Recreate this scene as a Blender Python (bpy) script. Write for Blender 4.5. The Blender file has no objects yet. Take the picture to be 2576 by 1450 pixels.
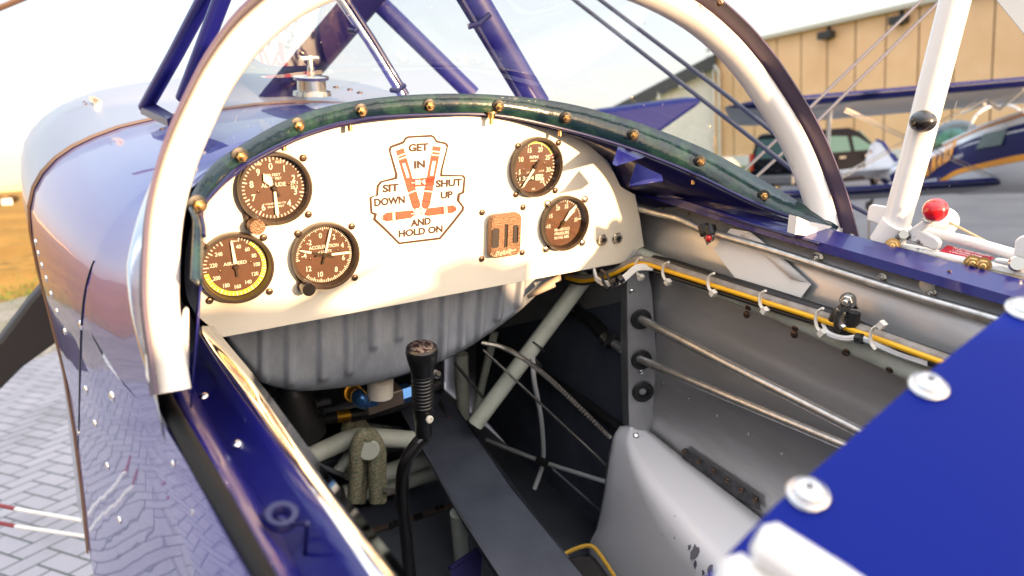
import bpy, bmesh, math, random
from mathutils import Vector as V, Matrix
from mathutils.bvhtree import BVHTree
random.seed(7)
S = bpy.context.scene
R = math.radians
# ------------------------------------------------------------------ camera (calibrated from the photograph)
# aircraft frame: x right, y forward, z up, metres, origin on the instrument panel
F = 1850.0; CU, CV = 1288.0, 725.0
RX = V((0.8464397, -0.5314998, 0.0323690)); RY = V((-0.1551610, -0.3043391, -0.9398419)); RZ = V((0.5093770, 0.7904971, -0.3400727))
CAM = V((-0.3335513, -0.8420174, 0.2703690))
UP = V((0.0101, 0.1950, 0.9807)).normalized()
EYE = 1.62
wy = (V((0, 1, 0)) - UP * UP.y).normalized(); wx = wy.cross(UP).normalized()
M3 = Matrix((wx, wy, UP))
M = Matrix.Translation(V((0, 0, EYE)) - M3 @ CAM) @ M3.to_4x4()          # aircraft frame -> world
cd = bpy.data.cameras.new("camera"); cam = bpy.data.objects.new("camera", cd); S.collection.objects.link(cam)
cam.matrix_world = M @ (Matrix.Translation(CAM) @ Matrix((RX, -RY, -RZ)).transposed().to_4x4())
cd.sensor_width = 36; cd.lens = 36 * F / 2576; cd.clip_start = 0.02; cd.clip_end = 4000
cd.dof.use_dof = True; cd.dof.focus_distance = 0.93; cd.dof.aperture_fstop = 5.0
S.camera = cam
# ------------------------------------------------------------------ light
SUN_A = V((0.30, -1.0, 0.262)).normalized()                               # towards the sun, aircraft frame
sunw = (M3 @ SUN_A).normalized()
elev = math.asin(sunw.z); azim = math.atan2(sunw.x, sunw.y)
w = bpy.data.worlds.new("World"); S.world = w; w.use_nodes = True
nt = w.node_tree; bg = nt.nodes["Background"]
sky = nt.nodes.new("ShaderNodeTexSky"); sky.sky_type = 'NISHITA'; sky.sun_disc = False
sky.sun_elevation = elev; sky.sun_rotation = azim; sky.air_density = 1.0; sky.dust_density = 2.0; sky.ozone_density = 1.0
# thin bright cirrus veil over the sky
tcw = nt.nodes.new("ShaderNodeTexCoord"); mpw = nt.nodes.new("ShaderNodeMapping"); mpw.inputs["Scale"].default_value = (1, 1, 5)
nw = nt.nodes.new("ShaderNodeTexNoise"); nw.inputs["Scale"].default_value = 1.6; nw.inputs["Detail"].default_value = 5
rw = nt.nodes.new("ShaderNodeMapRange"); rw.inputs["From Min"].default_value = 0.35; rw.inputs["From Max"].default_value = 0.65; rw.inputs["To Min"].default_value = 0.55; rw.inputs["To Max"].default_value = 0.92
mw = nt.nodes.new("ShaderNodeMix"); mw.data_type = 'RGBA'; mw.inputs[7].default_value = (2.05, 2.12, 2.35, 1)
nt.links.new(tcw.outputs["Generated"], mpw.inputs[0]); nt.links.new(mpw.outputs[0], nw.inputs[0]); nt.links.new(nw.outputs[0], rw.inputs[0])
sw = nt.nodes.new("ShaderNodeSeparateXYZ"); nt.links.new(tcw.outputs["Generated"], sw.inputs[0])
zw = nt.nodes.new("ShaderNodeMapRange"); zw.inputs["From Min"].default_value = 0.0; zw.inputs["From Max"].default_value = 1.0; zw.inputs["To Min"].default_value = 1.15; zw.inputs["To Max"].default_value = 1.0
nt.links.new(sw.outputs[2], zw.inputs[0]); xw = nt.nodes.new("ShaderNodeMath"); xw.operation = 'MULTIPLY'; xw.use_clamp = True
nt.links.new(rw.outputs[0], xw.inputs[0]); nt.links.new(zw.outputs[0], xw.inputs[1]); nt.links.new(xw.outputs[0], mw.inputs[0])
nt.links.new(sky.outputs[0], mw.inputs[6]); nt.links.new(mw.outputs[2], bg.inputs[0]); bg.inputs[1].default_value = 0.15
hw_ = nt.nodes.new("ShaderNodeValToRGB"); cr_ = hw_.color_ramp
cr_.elements[0].position = 0.0; cr_.elements[0].color = (1.8, 1.30, 0.95, 1); cr_.elements[1].position = 1.0; cr_.elements[1].color = (4.2, 4.3, 4.6, 1)
for p_, c_ in ((.05, (1.45, 1.38, 1.34)), (.22, (1.28, 1.36, 1.48)), (.46, (0.95, 1.12, 1.45)), (.70, (3.0, 3.15, 3.5))):
    el_ = cr_.elements.new(p_); el_.color = (*c_, 1)
nt.links.new(sw.outputs[2], hw_.inputs[0]); nt.links.new(hw_.outputs[0], mw.inputs[7])
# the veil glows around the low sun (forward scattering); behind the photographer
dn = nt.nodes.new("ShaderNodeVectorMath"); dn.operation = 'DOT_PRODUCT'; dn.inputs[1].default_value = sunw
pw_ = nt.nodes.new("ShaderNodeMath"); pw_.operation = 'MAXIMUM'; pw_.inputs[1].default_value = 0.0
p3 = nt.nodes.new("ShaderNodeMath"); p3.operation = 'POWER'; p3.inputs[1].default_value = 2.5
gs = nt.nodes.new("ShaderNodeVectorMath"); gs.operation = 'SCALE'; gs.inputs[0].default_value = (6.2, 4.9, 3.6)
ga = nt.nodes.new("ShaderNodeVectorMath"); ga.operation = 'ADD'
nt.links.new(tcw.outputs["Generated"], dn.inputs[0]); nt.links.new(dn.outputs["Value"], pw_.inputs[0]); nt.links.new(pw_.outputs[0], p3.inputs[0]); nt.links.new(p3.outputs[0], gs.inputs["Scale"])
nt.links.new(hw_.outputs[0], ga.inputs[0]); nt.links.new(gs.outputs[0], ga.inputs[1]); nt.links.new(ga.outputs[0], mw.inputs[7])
sl = bpy.data.lights.new("sun", 'SUN'); sl.energy = 2.3; sl.angle = R(1.2); sl.color = (1.0, 0.64, 0.34)
so = bpy.data.objects.new("sun", sl); S.collection.objects.link(so)
so.rotation_euler = sunw.to_track_quat('Z', 'Y').to_euler()
S.view_settings.view_transform = 'Standard'; S.view_settings.look = 'None'; S.view_settings.gamma = 1
S.view_settings.exposure = 2.5
S.cycles.max_bounces = 8; S.cycles.transparent_max_bounces = 12; S.cycles.caustics_reflective = False

# ------------------------------------------------------------------ pixel -> point helpers
def ray(u, v): return RX * ((u - CU) / F) + RY * ((v - CV) / F) + RZ
def W(u, v, x=None, y=None, z=None, d=None):
    r = ray(u, v)
    if d is not None: return CAM + r * d
    i, k = (0, x) if x is not None else (1, y) if y is not None else (2, z)
    return CAM + r * ((k - CAM[i]) / r[i])
def WP(u, v, p0, n):
    r = ray(u, v); return CAM + r * ((p0 - CAM).dot(n) / r.dot(n))
CAMW = M @ CAM
def wray(u, v): return M3 @ ray(u, v)
def G(u, v, z=0.0):                                                       # on the ground, world frame
    r = wray(u, v); return CAMW + r * ((z - CAMW.z) / r.z)
def WD(u, v, d): return CAMW + wray(u, v) * d
FW = V((wray(CU, CV).x, wray(CU, CV).y, 0)).normalized(); RT = V((FW.y, -FW.x, 0))
def lerp(a, b, t): return a + (b - a) * t
def smooth_curve(pts, n):                                                 # Catmull-Rom through pts
    P = [V(p) for p in pts]; P = [P[0] * 2 - P[1]] + P + [P[-1] * 2 - P[-2]]
    out = []
    for i in range(n):
        t = i / (n - 1) * (len(P) - 3); k = min(int(t), len(P) - 4); t -= k
        a, b, c, d = P[k:k + 4]
        out.append(0.5 * ((2 * b) + (c - a) * t + (2 * a - 5 * b + 4 * c - d) * t * t + (3 * b - a - 3 * c + d) * t ** 3))
    return out

# ------------------------------------------------------------------ materials
MATS = {}
def mat(name, col, rough=0.5, metal=0.0, coat=0.0, var=None, bump=None, spec=0.5, col2=None, coat_rough=0.03, stretch=(1, 1, 1), rvar=0):
    m = bpy.data.materials.new(name); m.use_nodes = True; t = m.node_tree; b = t.nodes["Principled BSDF"]
    b.inputs["Base Color"].default_value = (*col, 1); b.inputs["Roughness"].default_value = rough
    b.inputs["Metallic"].default_value = metal; b.inputs["Coat Weight"].default_value = coat
    b.inputs["Coat Roughness"].default_value = coat_rough; b.inputs["Specular IOR Level"].default_value = spec
    if var or bump:
        tc = t.nodes.new("ShaderNodeTexCoord"); mp = t.nodes.new("ShaderNodeMapping"); mp.inputs["Scale"].default_value = stretch
        t.links.new(tc.outputs["Object"], mp.inputs[0])
    if var:                                                               # (scale, low, high) : patches of col2
        n = t.nodes.new("ShaderNodeTexNoise"); n.inputs["Scale"].default_value = var[0]; n.inputs["Detail"].default_value = 6
        n.inputs["Roughness"].default_value = 0.65
        r = t.nodes.new("ShaderNodeValToRGB"); r.color_ramp.elements[0].position = var[1]; r.color_ramp.elements[1].position = var[2]
        c2 = col2 or tuple(c * 0.6 for c in col)
        r.color_ramp.elements[0].color = (*c2, 1); r.color_ramp.elements[1].color = (*col, 1)
        t.links.new(mp.outputs[0], n.inputs[0]); t.links.new(n.outputs[0], r.inputs[0]); t.links.new(r.outputs[0], b.inputs["Base Color"])
        if rvar:
            mr = t.nodes.new("ShaderNodeMapRange"); mr.inputs["To Min"].default_value = min(1, rough + rvar); mr.inputs["To Max"].default_value = max(0.02, rough - rvar)
            t.links.new(n.outputs[0], mr.inputs[0]); t.links.new(mr.outputs[0], b.inputs["Roughness"])
    if bump:
        n2 = t.nodes.new("ShaderNodeTexNoise"); n2.inputs["Scale"].default_value = bump[0]; n2.inputs["Detail"].default_value = bump[2] if len(bump) > 2 else 3
        bp = t.nodes.new("ShaderNodeBump"); bp.inputs["Strength"].default_value = bump[1]; bp.inputs["Distance"].default_value = 0.01
        t.links.new(mp.outputs[0], n2.inputs[0]); t.links.new(n2.outputs[0], bp.inputs["Height"]); t.links.new(bp.outputs[0], b.inputs["Normal"])
        if coat: t.links.new(bp.outputs[0], b.inputs["Coat Normal"])
    MATS[name] = m; return m
def thin_glass(name, tint, refl=1.0, scratch=0.0, fmin=0.0):
    m = bpy.data.materials.new(name); m.use_nodes = True; t = m.node_tree; t.nodes.remove(t.nodes["Principled BSDF"])
    o = t.nodes["Material Output"]; tr = t.nodes.new("ShaderNodeBsdfTransparent"); tr.inputs[0].default_value = (*tint, 1)
    gl = t.nodes.new("ShaderNodeBsdfGlossy"); gl.inputs["Roughness"].default_value = 0.01
    fr = t.nodes.new("ShaderNodeFresnel"); fr.inputs[0].default_value = 1.49
    # a sheet has two faces: about twice one face's reflectance
    mu = t.nodes.new("ShaderNodeMath"); mu.operation = 'MULTIPLY_ADD'; mu.inputs[1].default_value = 1.7 * refl; mu.inputs[2].default_value = fmin; mu.use_clamp = True
    mx = t.nodes.new("ShaderNodeMixShader")
    t.links.new(fr.outputs[0], mu.inputs[0]); t.links.new(mu.outputs[0], mx.inputs[0]); t.links.new(tr.outputs[0], mx.inputs[1]); t.links.new(gl.outputs[0], mx.inputs[2])
    last = mx
    if scratch:
        tc = t.nodes.new("ShaderNodeTexCoord"); df = t.nodes.new("ShaderNodeBsdfDiffuse"); df.inputs[0].default_value = (0.8, 0.8, 0.8, 1); fac = None
        for sc_, rot_, st_, th in ((260, 0.0, (1, 1, 1), 0.735), (120, 0.6, (1, 1, 0.06), 0.76), (120, -0.9, (1, 1, 0.05), 0.765)):
            mp = t.nodes.new("ShaderNodeMapping"); mp.vector_type = 'TEXTURE' if False else 'POINT'; mp.inputs["Rotation"].default_value = (rot_, rot_, 0.2); mp.inputs["Scale"].default_value = st_
            n = t.nodes.new("ShaderNodeTexNoise"); n.inputs["Scale"].default_value = sc_; n.inputs["Detail"].default_value = 2
            g = t.nodes.new("ShaderNodeMath"); g.operation = 'GREATER_THAN'; g.inputs[1].default_value = th
            t.links.new(tc.outputs["Object"], mp.inputs[0]); t.links.new(mp.outputs[0], n.inputs[0]); t.links.new(n.outputs[0], g.inputs[0])
            if fac is None: fac = g.outputs[0]
            else:
                a = t.nodes.new("ShaderNodeMath"); a.operation = 'MAXIMUM'; t.links.new(fac, a.inputs[0]); t.links.new(g.outputs[0], a.inputs[1]); fac = a.outputs[0]
        m2 = t.nodes.new("ShaderNodeMath"); m2.operation = 'MULTIPLY'; m2.inputs[1].default_value = scratch; mx2 = t.nodes.new("ShaderNodeMixShader")
        t.links.new(fac, m2.inputs[0]); t.links.new(m2.outputs[0], mx2.inputs[0]); t.links.new(mx.outputs[0], mx2.inputs[1]); t.links.new(df.outputs[0], mx2.inputs[2]); last = mx2
    t.links.new(last.outputs[0], o.inputs[0]); MATS[name] = m; return m

BLUE = mat("blue_paint", (0.007, 0.008, 0.115), 0.35, coat=0.35, spec=0.3, bump=(3.0, 0.03, 1))
SKIN = mat("blue_skin_paint", (0.020, 0.014, 0.22), 0.3, coat=0.7, spec=0.25, bump=(4.5, 0.10, 1), coat_rough=0.015, stretch=(1, 1, 0.5))
SKIN.node_tree.nodes["Principled BSDF"].inputs["Coat IOR"].default_value = 1.5
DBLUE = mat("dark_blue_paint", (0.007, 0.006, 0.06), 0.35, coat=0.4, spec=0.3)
NEARB = mat("deck_blue_paint", (0.0003, 0.008, 0.155), 0.45, spec=0.08, coat=0.05, coat_rough=0.22, bump=(14, 0.05, 3))
WHITE = mat("white_enamel", (0.82, 0.80, 0.76), 0.3, coat=0.5, var=(35, 0.22, 0.34), col2=(0.62, 0.58, 0.52))
CHIP = mat("chipped_white_enamel", (0.80, 0.78, 0.74), 0.4, var=(38, 0.36, 0.41), col2=(0.10, 0.08, 0.08))
PANEL = mat("cream_panel_paint", (0.80, 0.75, 0.64), 0.42, var=(6, 0.2, 0.6), col2=(0.77, 0.71, 0.60), coat=0.15)
BEZEL = mat("aged_black_enamel", (0.030, 0.020, 0.014), 0.38, var=(60, 0.3, 0.6), col2=(0.06, 0.036, 0.02))
DIAL = mat("sunlit_brown_dial_face", (0.105, 0.042, 0.020), 0.5, var=(30, 0.3, 0.75), col2=(0.068, 0.028, 0.014))  # black dials; warm sunlight is put into this brown base colour
MARK = mat("dial_white_paint", (0.80, 0.78, 0.72), 0.6)
YEL = mat("dial_yellow_paint", (0.75, 0.66, 0.05), 0.6)
REDM = mat("dial_red_paint", (0.55, 0.05, 0.03), 0.6)
BROWN = mat("placard_dark_brown", (0.035, 0.010, 0.005), 0.6)
DECAL = mat("placard_white_vinyl", (0.84, 0.80, 0.73), 0.45)
BELT = mat("placard_orange_red", (0.70, 0.055, 0.025), 0.55)
BELTD = mat("placard_red_dark", (0.50, 0.02, 0.015), 0.55)
BLACK = mat("black_rubber", (0.012, 0.012, 0.013), 0.45, bump=(40, 0.1))
RUB = mat("matt_black_rubber", (0.008, 0.008, 0.008), 0.7, spec=0.15)
GRIP = mat("black_grip_rubber", (0.010, 0.010, 0.011), 0.3, coat=0.3)
STEEL = mat("plated_steel", (0.62, 0.58, 0.52), 0.22, 1.0)
BRASS = mat("cadmium_gold_steel", (0.62, 0.40, 0.17), 0.28, 1.0)
SCREW = mat("dark_screw_steel", (0.16, 0.10, 0.07), 0.35, 0.9)
CHROME = mat("polished_screw_steel", (0.80, 0.79, 0.78), 0.12, 1.0)
ALU = mat("brushed_aluminium", (0.66, 0.67, 0.70), 0.42, 0.75, var=(5, 0.25, 0.7), col2=(0.30, 0.29, 0.28), rvar=0.12, stretch=(1, 0.35, 1))
ALUW = mat("stained_aluminium_sheet", (0.68, 0.68, 0.69), 0.36, 0.62, var=(9, 0.28, 0.72), col2=(0.40, 0.395, 0.385), rvar=0.12, bump=(26, 0.06, 3), stretch=(1, 0.22, 1))
TANKM = mat("dull_tank_aluminium", (0.60, 0.64, 0.71), 0.36, 0.5, var=(22, 0.30, 0.72), col2=(0.30, 0.335, 0.40), rvar=0.14, bump=(90, 0.05), stretch=(1, 1, 0.45))
POLISH = mat("polished_aluminium", (0.93, 0.90, 0.86), 0.07, 1.0)
TUBE = mat("grey_green_primer", (0.52, 0.56, 0.49), 0.42, var=(30, 0.25, 0.55), col2=(0.42, 0.45, 0.39))
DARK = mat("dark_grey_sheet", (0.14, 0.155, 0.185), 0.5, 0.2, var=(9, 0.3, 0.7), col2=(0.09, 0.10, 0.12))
TUNM = mat("scuffed_blue_grey_sheet", (0.115, 0.13, 0.17), 0.42, 0.3, var=(14, 0.3, 0.75), col2=(0.07, 0.082, 0.11), rvar=0.1)
FITB = mat("anodised_blue", (0.06, 0.17, 0.42), 0.28, 0.8)
GOLD = mat("anodised_gold", (0.70, 0.36, 0.03), 0.3, 0.8)
WYEL = mat("yellow_insulation", (0.80, 0.42, 0.01), 0.4)
WWHT = mat("white_insulation", (0.75, 0.74, 0.72), 0.45)
WGRY = mat("grey_sleeve", (0.30, 0.27, 0.24), 0.5, var=(60, 0.35, 0.6), col2=(0.2, 0.17, 0.14))
NYLON = mat("natural_nylon", (0.72, 0.68, 0.60), 0.5)
PAPER = mat("white_paper", (0.90, 0.88, 0.85), 0.8)
GRP = mat("white_gelcoat", (0.90, 0.90, 0.93), 0.35, coat=0.3)
LEATH = mat("black_leather", (0.018, 0.017, 0.018), 0.5, bump=(220, 0.25))
PIPING = mat("yellow_cord", (0.62, 0.36, 0.04), 0.6, bump=(300, 0.4))
WEB = mat("navy_webbing", (0.022, 0.018, 0.11), 0.8, bump=(400, 0.4))
RED = mat("red_knob_plastic", (0.60, 0.010, 0.014), 0.18, coat=0.6)
BAK = mat("black_knob_plastic", (0.012, 0.011, 0.011), 0.2, coat=0.5)
PLACR = mat("red_placard", (0.42, 0.005, 0.03), 0.4)
TRIM = mat("dark_plum_trim", (0.050, 0.030, 0.065), 0.45)
COPPER = mat("bare_lip_metal", (0.30, 0.17, 0.10), 0.35, 0.8)
PROPM = mat("dark_propeller_paint", (0.022, 0.017, 0.015), 0.45)
GLASS = thin_glass("windscreen_plexiglass", (0.95, 0.985, 0.975), 2.0, 0.30)
CGLASS = thin_glass("canopy_plexiglass", (0.96, 0.98, 0.98), 0.03, 0.12)
# windscreen strip: plexiglass over dark paint, crazed green along the bolts
STRIPM = mat("crazed_green_strip", (0.006, 0.018, 0.030), 0.22, coat=0.5, spec=0.3, var=(17, 0.48, 0.80), col2=None, bump=(70, 0.10))
e = [n for n in STRIPM.node_tree.nodes if n.type == 'VALTORGB'][0].color_ramp
e.elements[0].color = (0.004, 0.014, 0.024, 1); e.elements[1].color = (0.030, 0.085, 0.050, 1)
# fibre cord: cream braid with green flecks
CORD = mat("cream_braided_cord", (0.46, 0.38, 0.26), 0.9)
t = CORD.node_tree; tc = t.nodes.new("ShaderNodeTexCoord"); wv = t.nodes.new("ShaderNodeTexWave"); wv.bands_direction = 'Z'; wv.inputs["Scale"].default_value = 42; wv.inputs["Distortion"].default_value = 11; wv.inputs["Detail Scale"].default_value = 8
no = t.nodes.new("ShaderNodeTexNoise"); no.inputs["Scale"].default_value = 160; rp = t.nodes.new("ShaderNodeValToRGB"); rp.color_ramp.elements[0].position = 0.70; rp.color_ramp.elements[1].position = 0.82
rp.color_ramp.elements[0].color = (0.33, 0.27, 0.18, 1); rp.color_ramp.elements[1].color = (0.03, 0.13, 0.08, 1)
bpn = t.nodes.new("ShaderNodeBump"); bpn.inputs["Strength"].default_value = 0.6; bpn.inputs["Distance"].default_value = 0.004
t.links.new(tc.outputs["Object"], wv.inputs[0]); t.links.new(tc.outputs["Object"], no.inputs[0]); t.links.new(wv.outputs["Fac"], rp.inputs[0]); t.links.new(rp.outputs[0], t.nodes["Principled BSDF"].inputs["Base Color"])
t.links.new(no.outputs[0], bpn.inputs["Height"]); t.links.new(bpn.outputs[0], t.nodes["Principled BSDF"].inputs["Normal"])

# ------------------------------------------------------------------ mesh builder
class MB:
    def __init__(s): s.v = []; s.f = []
    def add(s, vs, fs):
        o = len(s.v); s.v += [V(p) for p in vs]; s.f += [tuple(i + o for i in f) for f in fs]; return s
    def box(s, c, size, rot=None):
        c = V(c); h = V(size) / 2; P = []
        for k in range(8):
            p = V((h.x * (1 if k & 1 else -1), h.y * (1 if k & 2 else -1), h.z * (1 if k & 4 else -1)))
            P.append(c + (rot @ p if rot else p))
        return s.add(P, [(0, 2, 3, 1), (4, 5, 7, 6), (0, 1, 5, 4), (2, 6, 7, 3), (0, 4, 6, 2), (1, 3, 7, 5)])
    def tube(s, pts, r, n=12, caps=True, ell=None, up=None, closed=False):
        P = [V(p) for p in pts]; rings = []; N = len(P); nrm = None
        for i, p in enumerate(P):
            if closed: tg = (P[(i + 1) % N] - P[i - 1]).normalized()
            else: tg = (P[min(i + 1, N - 1)] - P[max(i - 1, 0)]).normalized()
            if nrm is None:
                a = V(up) if up else (V((0, 0, 1)) if abs(tg.z) < 0.9 else V((1, 0, 0)))
                nrm = (a - tg * a.dot(tg)).normalized()
            else: nrm = (nrm - tg * nrm.dot(tg)).normalized()
            b = tg.cross(nrm); rr = r[i] if isinstance(r, (list, tuple)) else r; e = ell or 1.0
            rings.append([p + nrm * rr * math.cos(2 * math.pi * k / n) + b * rr * e * math.sin(2 * math.pi * k / n) for k in range(n)])
        vs = [q for g in rings for q in g]; fs = []
        for i in range(N if closed else N - 1):
            j = (i + 1) % N
            for k in range(n): fs.append((i * n + k, i * n + (k + 1) % n, j * n + (k + 1) % n, j * n + k))
        if caps and not closed: fs += [tuple(range(n))[::-1], tuple((N - 1) * n + k for k in range(n))]
        return s.add(vs, fs)
    def lathe(s, prof, mtx=None, n=40, cap0=True, cap1=True):                # prof: (r, h) along local z
        mtx = mtx or Matrix(); vs = []; fs = []
        for r, h in prof:
            for k in range(n): vs.append(mtx @ V((r * math.cos(2 * math.pi * k / n), r * math.sin(2 * math.pi * k / n), h)))
        for i in range(len(prof) - 1):
            for k in range(n): fs.append((i * n + k, i * n + (k + 1) % n, (i + 1) * n + (k + 1) % n, (i + 1) * n + k))
        if cap0: fs.append(tuple(range(n))[::-1])
        if cap1: fs.append(tuple((len(prof) - 1) * n + k for k in range(n)))
        return s.add(vs, fs)
    def prism(s, pts, off):
        P = [V(p) for p in pts]; n = len(P); o = V(off)
        return s.add(P + [p + o for p in P], [tuple(range(n))[::-1], tuple(range(n, 2 * n))] + [(i, (i + 1) % n, n + (i + 1) % n, n + i) for i in range(n)])
    def grid(s, rows):
        m = len(rows[0]); vs = [q for r in rows for q in r]; fs = []
        for i in range(len(rows) - 1):
            for k in range(m - 1): fs.append((i * m + k, i * m + k + 1, (i + 1) * m + k + 1, (i + 1) * m + k))
        return s.add(vs, fs)
    def sphere(s, c, r, n=24, mtx=None, sc=(1, 1, 1)):
        c = V(c); prof = [(max(1e-5, math.sin(math.pi * i / (n // 2))) , -math.cos(math.pi * i / (n // 2))) for i in range(n // 2 + 1)]
        mm = Matrix.Translation(c) @ (mtx or Matrix()) @ Matrix.Diagonal((r * sc[0], r * sc[1], r * sc[2], 1))
        return s.lathe(prof, mm, n)
    def mesh(s, name, m, angle=35, solid=None, bevel=None):
        me = bpy.data.meshes.new(name); me.from_pydata([tuple(p) for p in s.v], [], s.f)
        bm = bmesh.new(); bm.from_mesh(me); bmesh.ops.remove_doubles(bm, verts=bm.verts, dist=1e-6); bmesh.ops.recalc_face_normals(bm, faces=bm.faces); bm.to_mesh(me); bm.free()
        me.polygons.foreach_set("use_smooth", [True] * len(me.polygons)); me.set_sharp_from_angle(angle=R(angle))
        if m: me.materials.append(m)
        return me
LM = None
def thing(name, label, cat, loc=(0, 0, 0), rotz=0, group=None, mtx=None):
    o = bpy.data.objects.new(name, None); S.collection.objects.link(o); o.empty_display_size = 0.2
    o.matrix_world = mtx if mtx else Matrix.Translation(V(loc)) @ Matrix.Rotation(rotz, 4, 'Z')
    o['label'] = label; o['category'] = cat
    if group: o['group'] = group
    return o
def part(name, mb, m, parent, label=None, local=None, solid=None, bevel=None, angle=35):
    me = mb if isinstance(mb, bpy.types.Mesh) else mb.mesh(name, m, angle)
    o = bpy.data.objects.new(name, me); S.collection.objects.link(o); o.parent = parent
    if parent is not None and parent.parent is None and parent.get('aframe'): o.matrix_local = parent_local(parent) @ (local or Matrix())
    else: o.matrix_local = local or Matrix()
    if label: o['label'] = label
    if solid: md = o.modifiers.new("thick", 'SOLIDIFY'); md.thickness = solid; md.offset = 0
    if bevel: md = o.modifiers.new("edge", 'BEVEL'); md.width = bevel; md.segments = 2; md.limit_method = 'ANGLE'
    return o
def parent_local(p): return p.matrix_world.inverted() @ M
def athing(name, label, cat, mb, m, group=None, solid=None, bevel=None, angle=35):      # aircraft-frame thing that is one mesh, origin at its base
    zs = min(p.z for p in mb.v); b = sum((p for p in mb.v), V()) / len(mb.v); b.z = zs
    mb.v = [p - b for p in mb.v]
    o = bpy.data.objects.new(name, mb.mesh(name, m, angle)); S.collection.objects.link(o); o.matrix_world = M @ Matrix.Translation(b)
    o['label'] = label; o['category'] = cat
    if group: o['group'] = group
    if solid: md = o.modifiers.new("thick", 'SOLIDIFY'); md.thickness = solid; md.offset = 0
    if bevel: md = o.modifiers.new("edge", 'BEVEL'); md.width = bevel; md.segments = 2; md.limit_method = 'ANGLE'
    o['off'] = tuple(b); return o
def struct(name, mb, m, solid=None):
    o = bpy.data.objects.new(name, mb.mesh(name, m)); S.collection.objects.link(o); o['kind'] = 'structure'; return o
def frame(o, zdir, up=(0, 0, 1)):                                          # matrix whose local z points along zdir
    z = V(zdir).normalized(); a = V(up)
    if abs(a.dot(z)) > 0.95: a = V((1, 0, 0))
    x = a.cross(z).normalized(); y = z.cross(x); m = Matrix((x, y, z)).transposed().to_4x4(); m.translation = V(o); return m
# text as flat mesh, centred on x, baseline at 0
TXT = {}
def text_mesh(s, bold=0.0):
    k = (s, bold)
    if k not in TXT:
        c = bpy.data.curves.new("txt", 'FONT'); c.body = s; c.size = 1; c.align_x = 'CENTER'; c.offset = bold; c.resolution_u = 3
        o = bpy.data.objects.new("txt", c); S.collection.objects.link(o); me = bpy.data.meshes.new_from_object(o)
        TXT[k] = ([v.co.copy() for v in me.vertices], [tuple(p.vertices) for p in me.polygons])
        bpy.data.objects.remove(o); bpy.data.curves.remove(c); bpy.data.meshes.remove(me)
    return TXT[k]
def put_text(mb, s, o, ex, ey, size, bold=0.02, cx=1.0, width=None, rot=0.0):
    vs, fs = text_mesh(s, bold)
    if not vs: return
    w0 = max(v.x for v in vs) - min(v.x for v in vs); mid = (max(v.x for v in vs) + min(v.x for v in vs)) / 2
    sx = (width / w0) if width else size * cx
    c, sn = math.cos(rot), math.sin(rot); P = []
    for v in vs:
        a, b = (v.x - mid) * sx, v.y * size; a, b = a * c - b * sn, a * sn + b * c
        P.append(V(o) + V(ex) * a + V(ey) * b)
    mb.add(P, fs)

# ================================================================== SETTING (world frame)
def node_mat(name):
    m = bpy.data.materials.new(name); m.use_nodes = True; return m, m.node_tree, m.node_tree.nodes["Principled BSDF"]
def noise_mix(t, coord, scale, c1, c2, lo=0.35, hi=0.65, detail=8):
    n = t.nodes.new("ShaderNodeTexNoise"); n.inputs["Scale"].default_value = scale; n.inputs["Detail"].default_value = detail
    r = t.nodes.new("ShaderNodeValToRGB"); r.color_ramp.elements[0].position = lo; r.color_ramp.elements[1].position = hi
    r.color_ramp.elements[0].color = (*c1, 1); r.color_ramp.elements[1].color = (*c2, 1)
    t.links.new(coord, n.inputs[0]); t.links.new(n.outputs[0], r.inputs[0]); return r.outputs[0], n.outputs[0]
def mixc(t, f, a, b):
    x = t.nodes.new("ShaderNodeMix"); x.data_type = 'RGBA'; t.links.new(f, x.inputs[0]); t.links.new(a, x.inputs[6]); t.links.new(b, x.inputs[7]); return x.outputs[2]
def math_(t, op, a, b=None, c=None):
    n = t.nodes.new("ShaderNodeMath"); n.operation = op
    for i, k in enumerate((a, b, c)):
        if k is None: continue
        if isinstance(k, (int, float)): n.inputs[i].default_value = k
        else: t.links.new(k, n.inputs[i])
    return n.outputs[0]
# field
fm, t, b = node_mat("dry_grass_field"); co = t.nodes.new("ShaderNodeTexCoord").outputs["Object"]
c1, n1 = noise_mix(t, co, 0.12, (0.27, 0.13, 0.024), (0.45, 0.235, 0.05)); c2, n2 = noise_mix(t, co, 2.5, (0.13, 0.085, 0.022), (0.40, 0.21, 0.045), 0.3, 0.6)
c3, n3 = noise_mix(t, co, 0.35, (0, 0, 0), (1, 1, 1), 0.4, 0.6); t.links.new(mixc(t, c3, c1, c2), b.inputs["Base Color"]); b.inputs["Roughness"].default_value = 0.95; b.inputs["Specular IOR Level"].default_value = 0.1
bp = t.nodes.new("ShaderNodeBump"); bp.inputs["Strength"].default_value = 0.6; bp.inputs["Distance"].default_value = 0.12
nn = t.nodes.new("ShaderNodeTexNoise"); nn.inputs["Scale"].default_value = 9; t.links.new(co, nn.inputs[0]); t.links.new(nn.outputs[0], bp.inputs["Height"]); t.links.new(bp.outputs[0], b.inputs["Normal"])
struct("field", MB().grid([[V((x, y, 0)) for x in (-1500, -100, 0, 100, 1500)] for y in (-1500, -100, 0, 100, 2500)]), fm)
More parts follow.
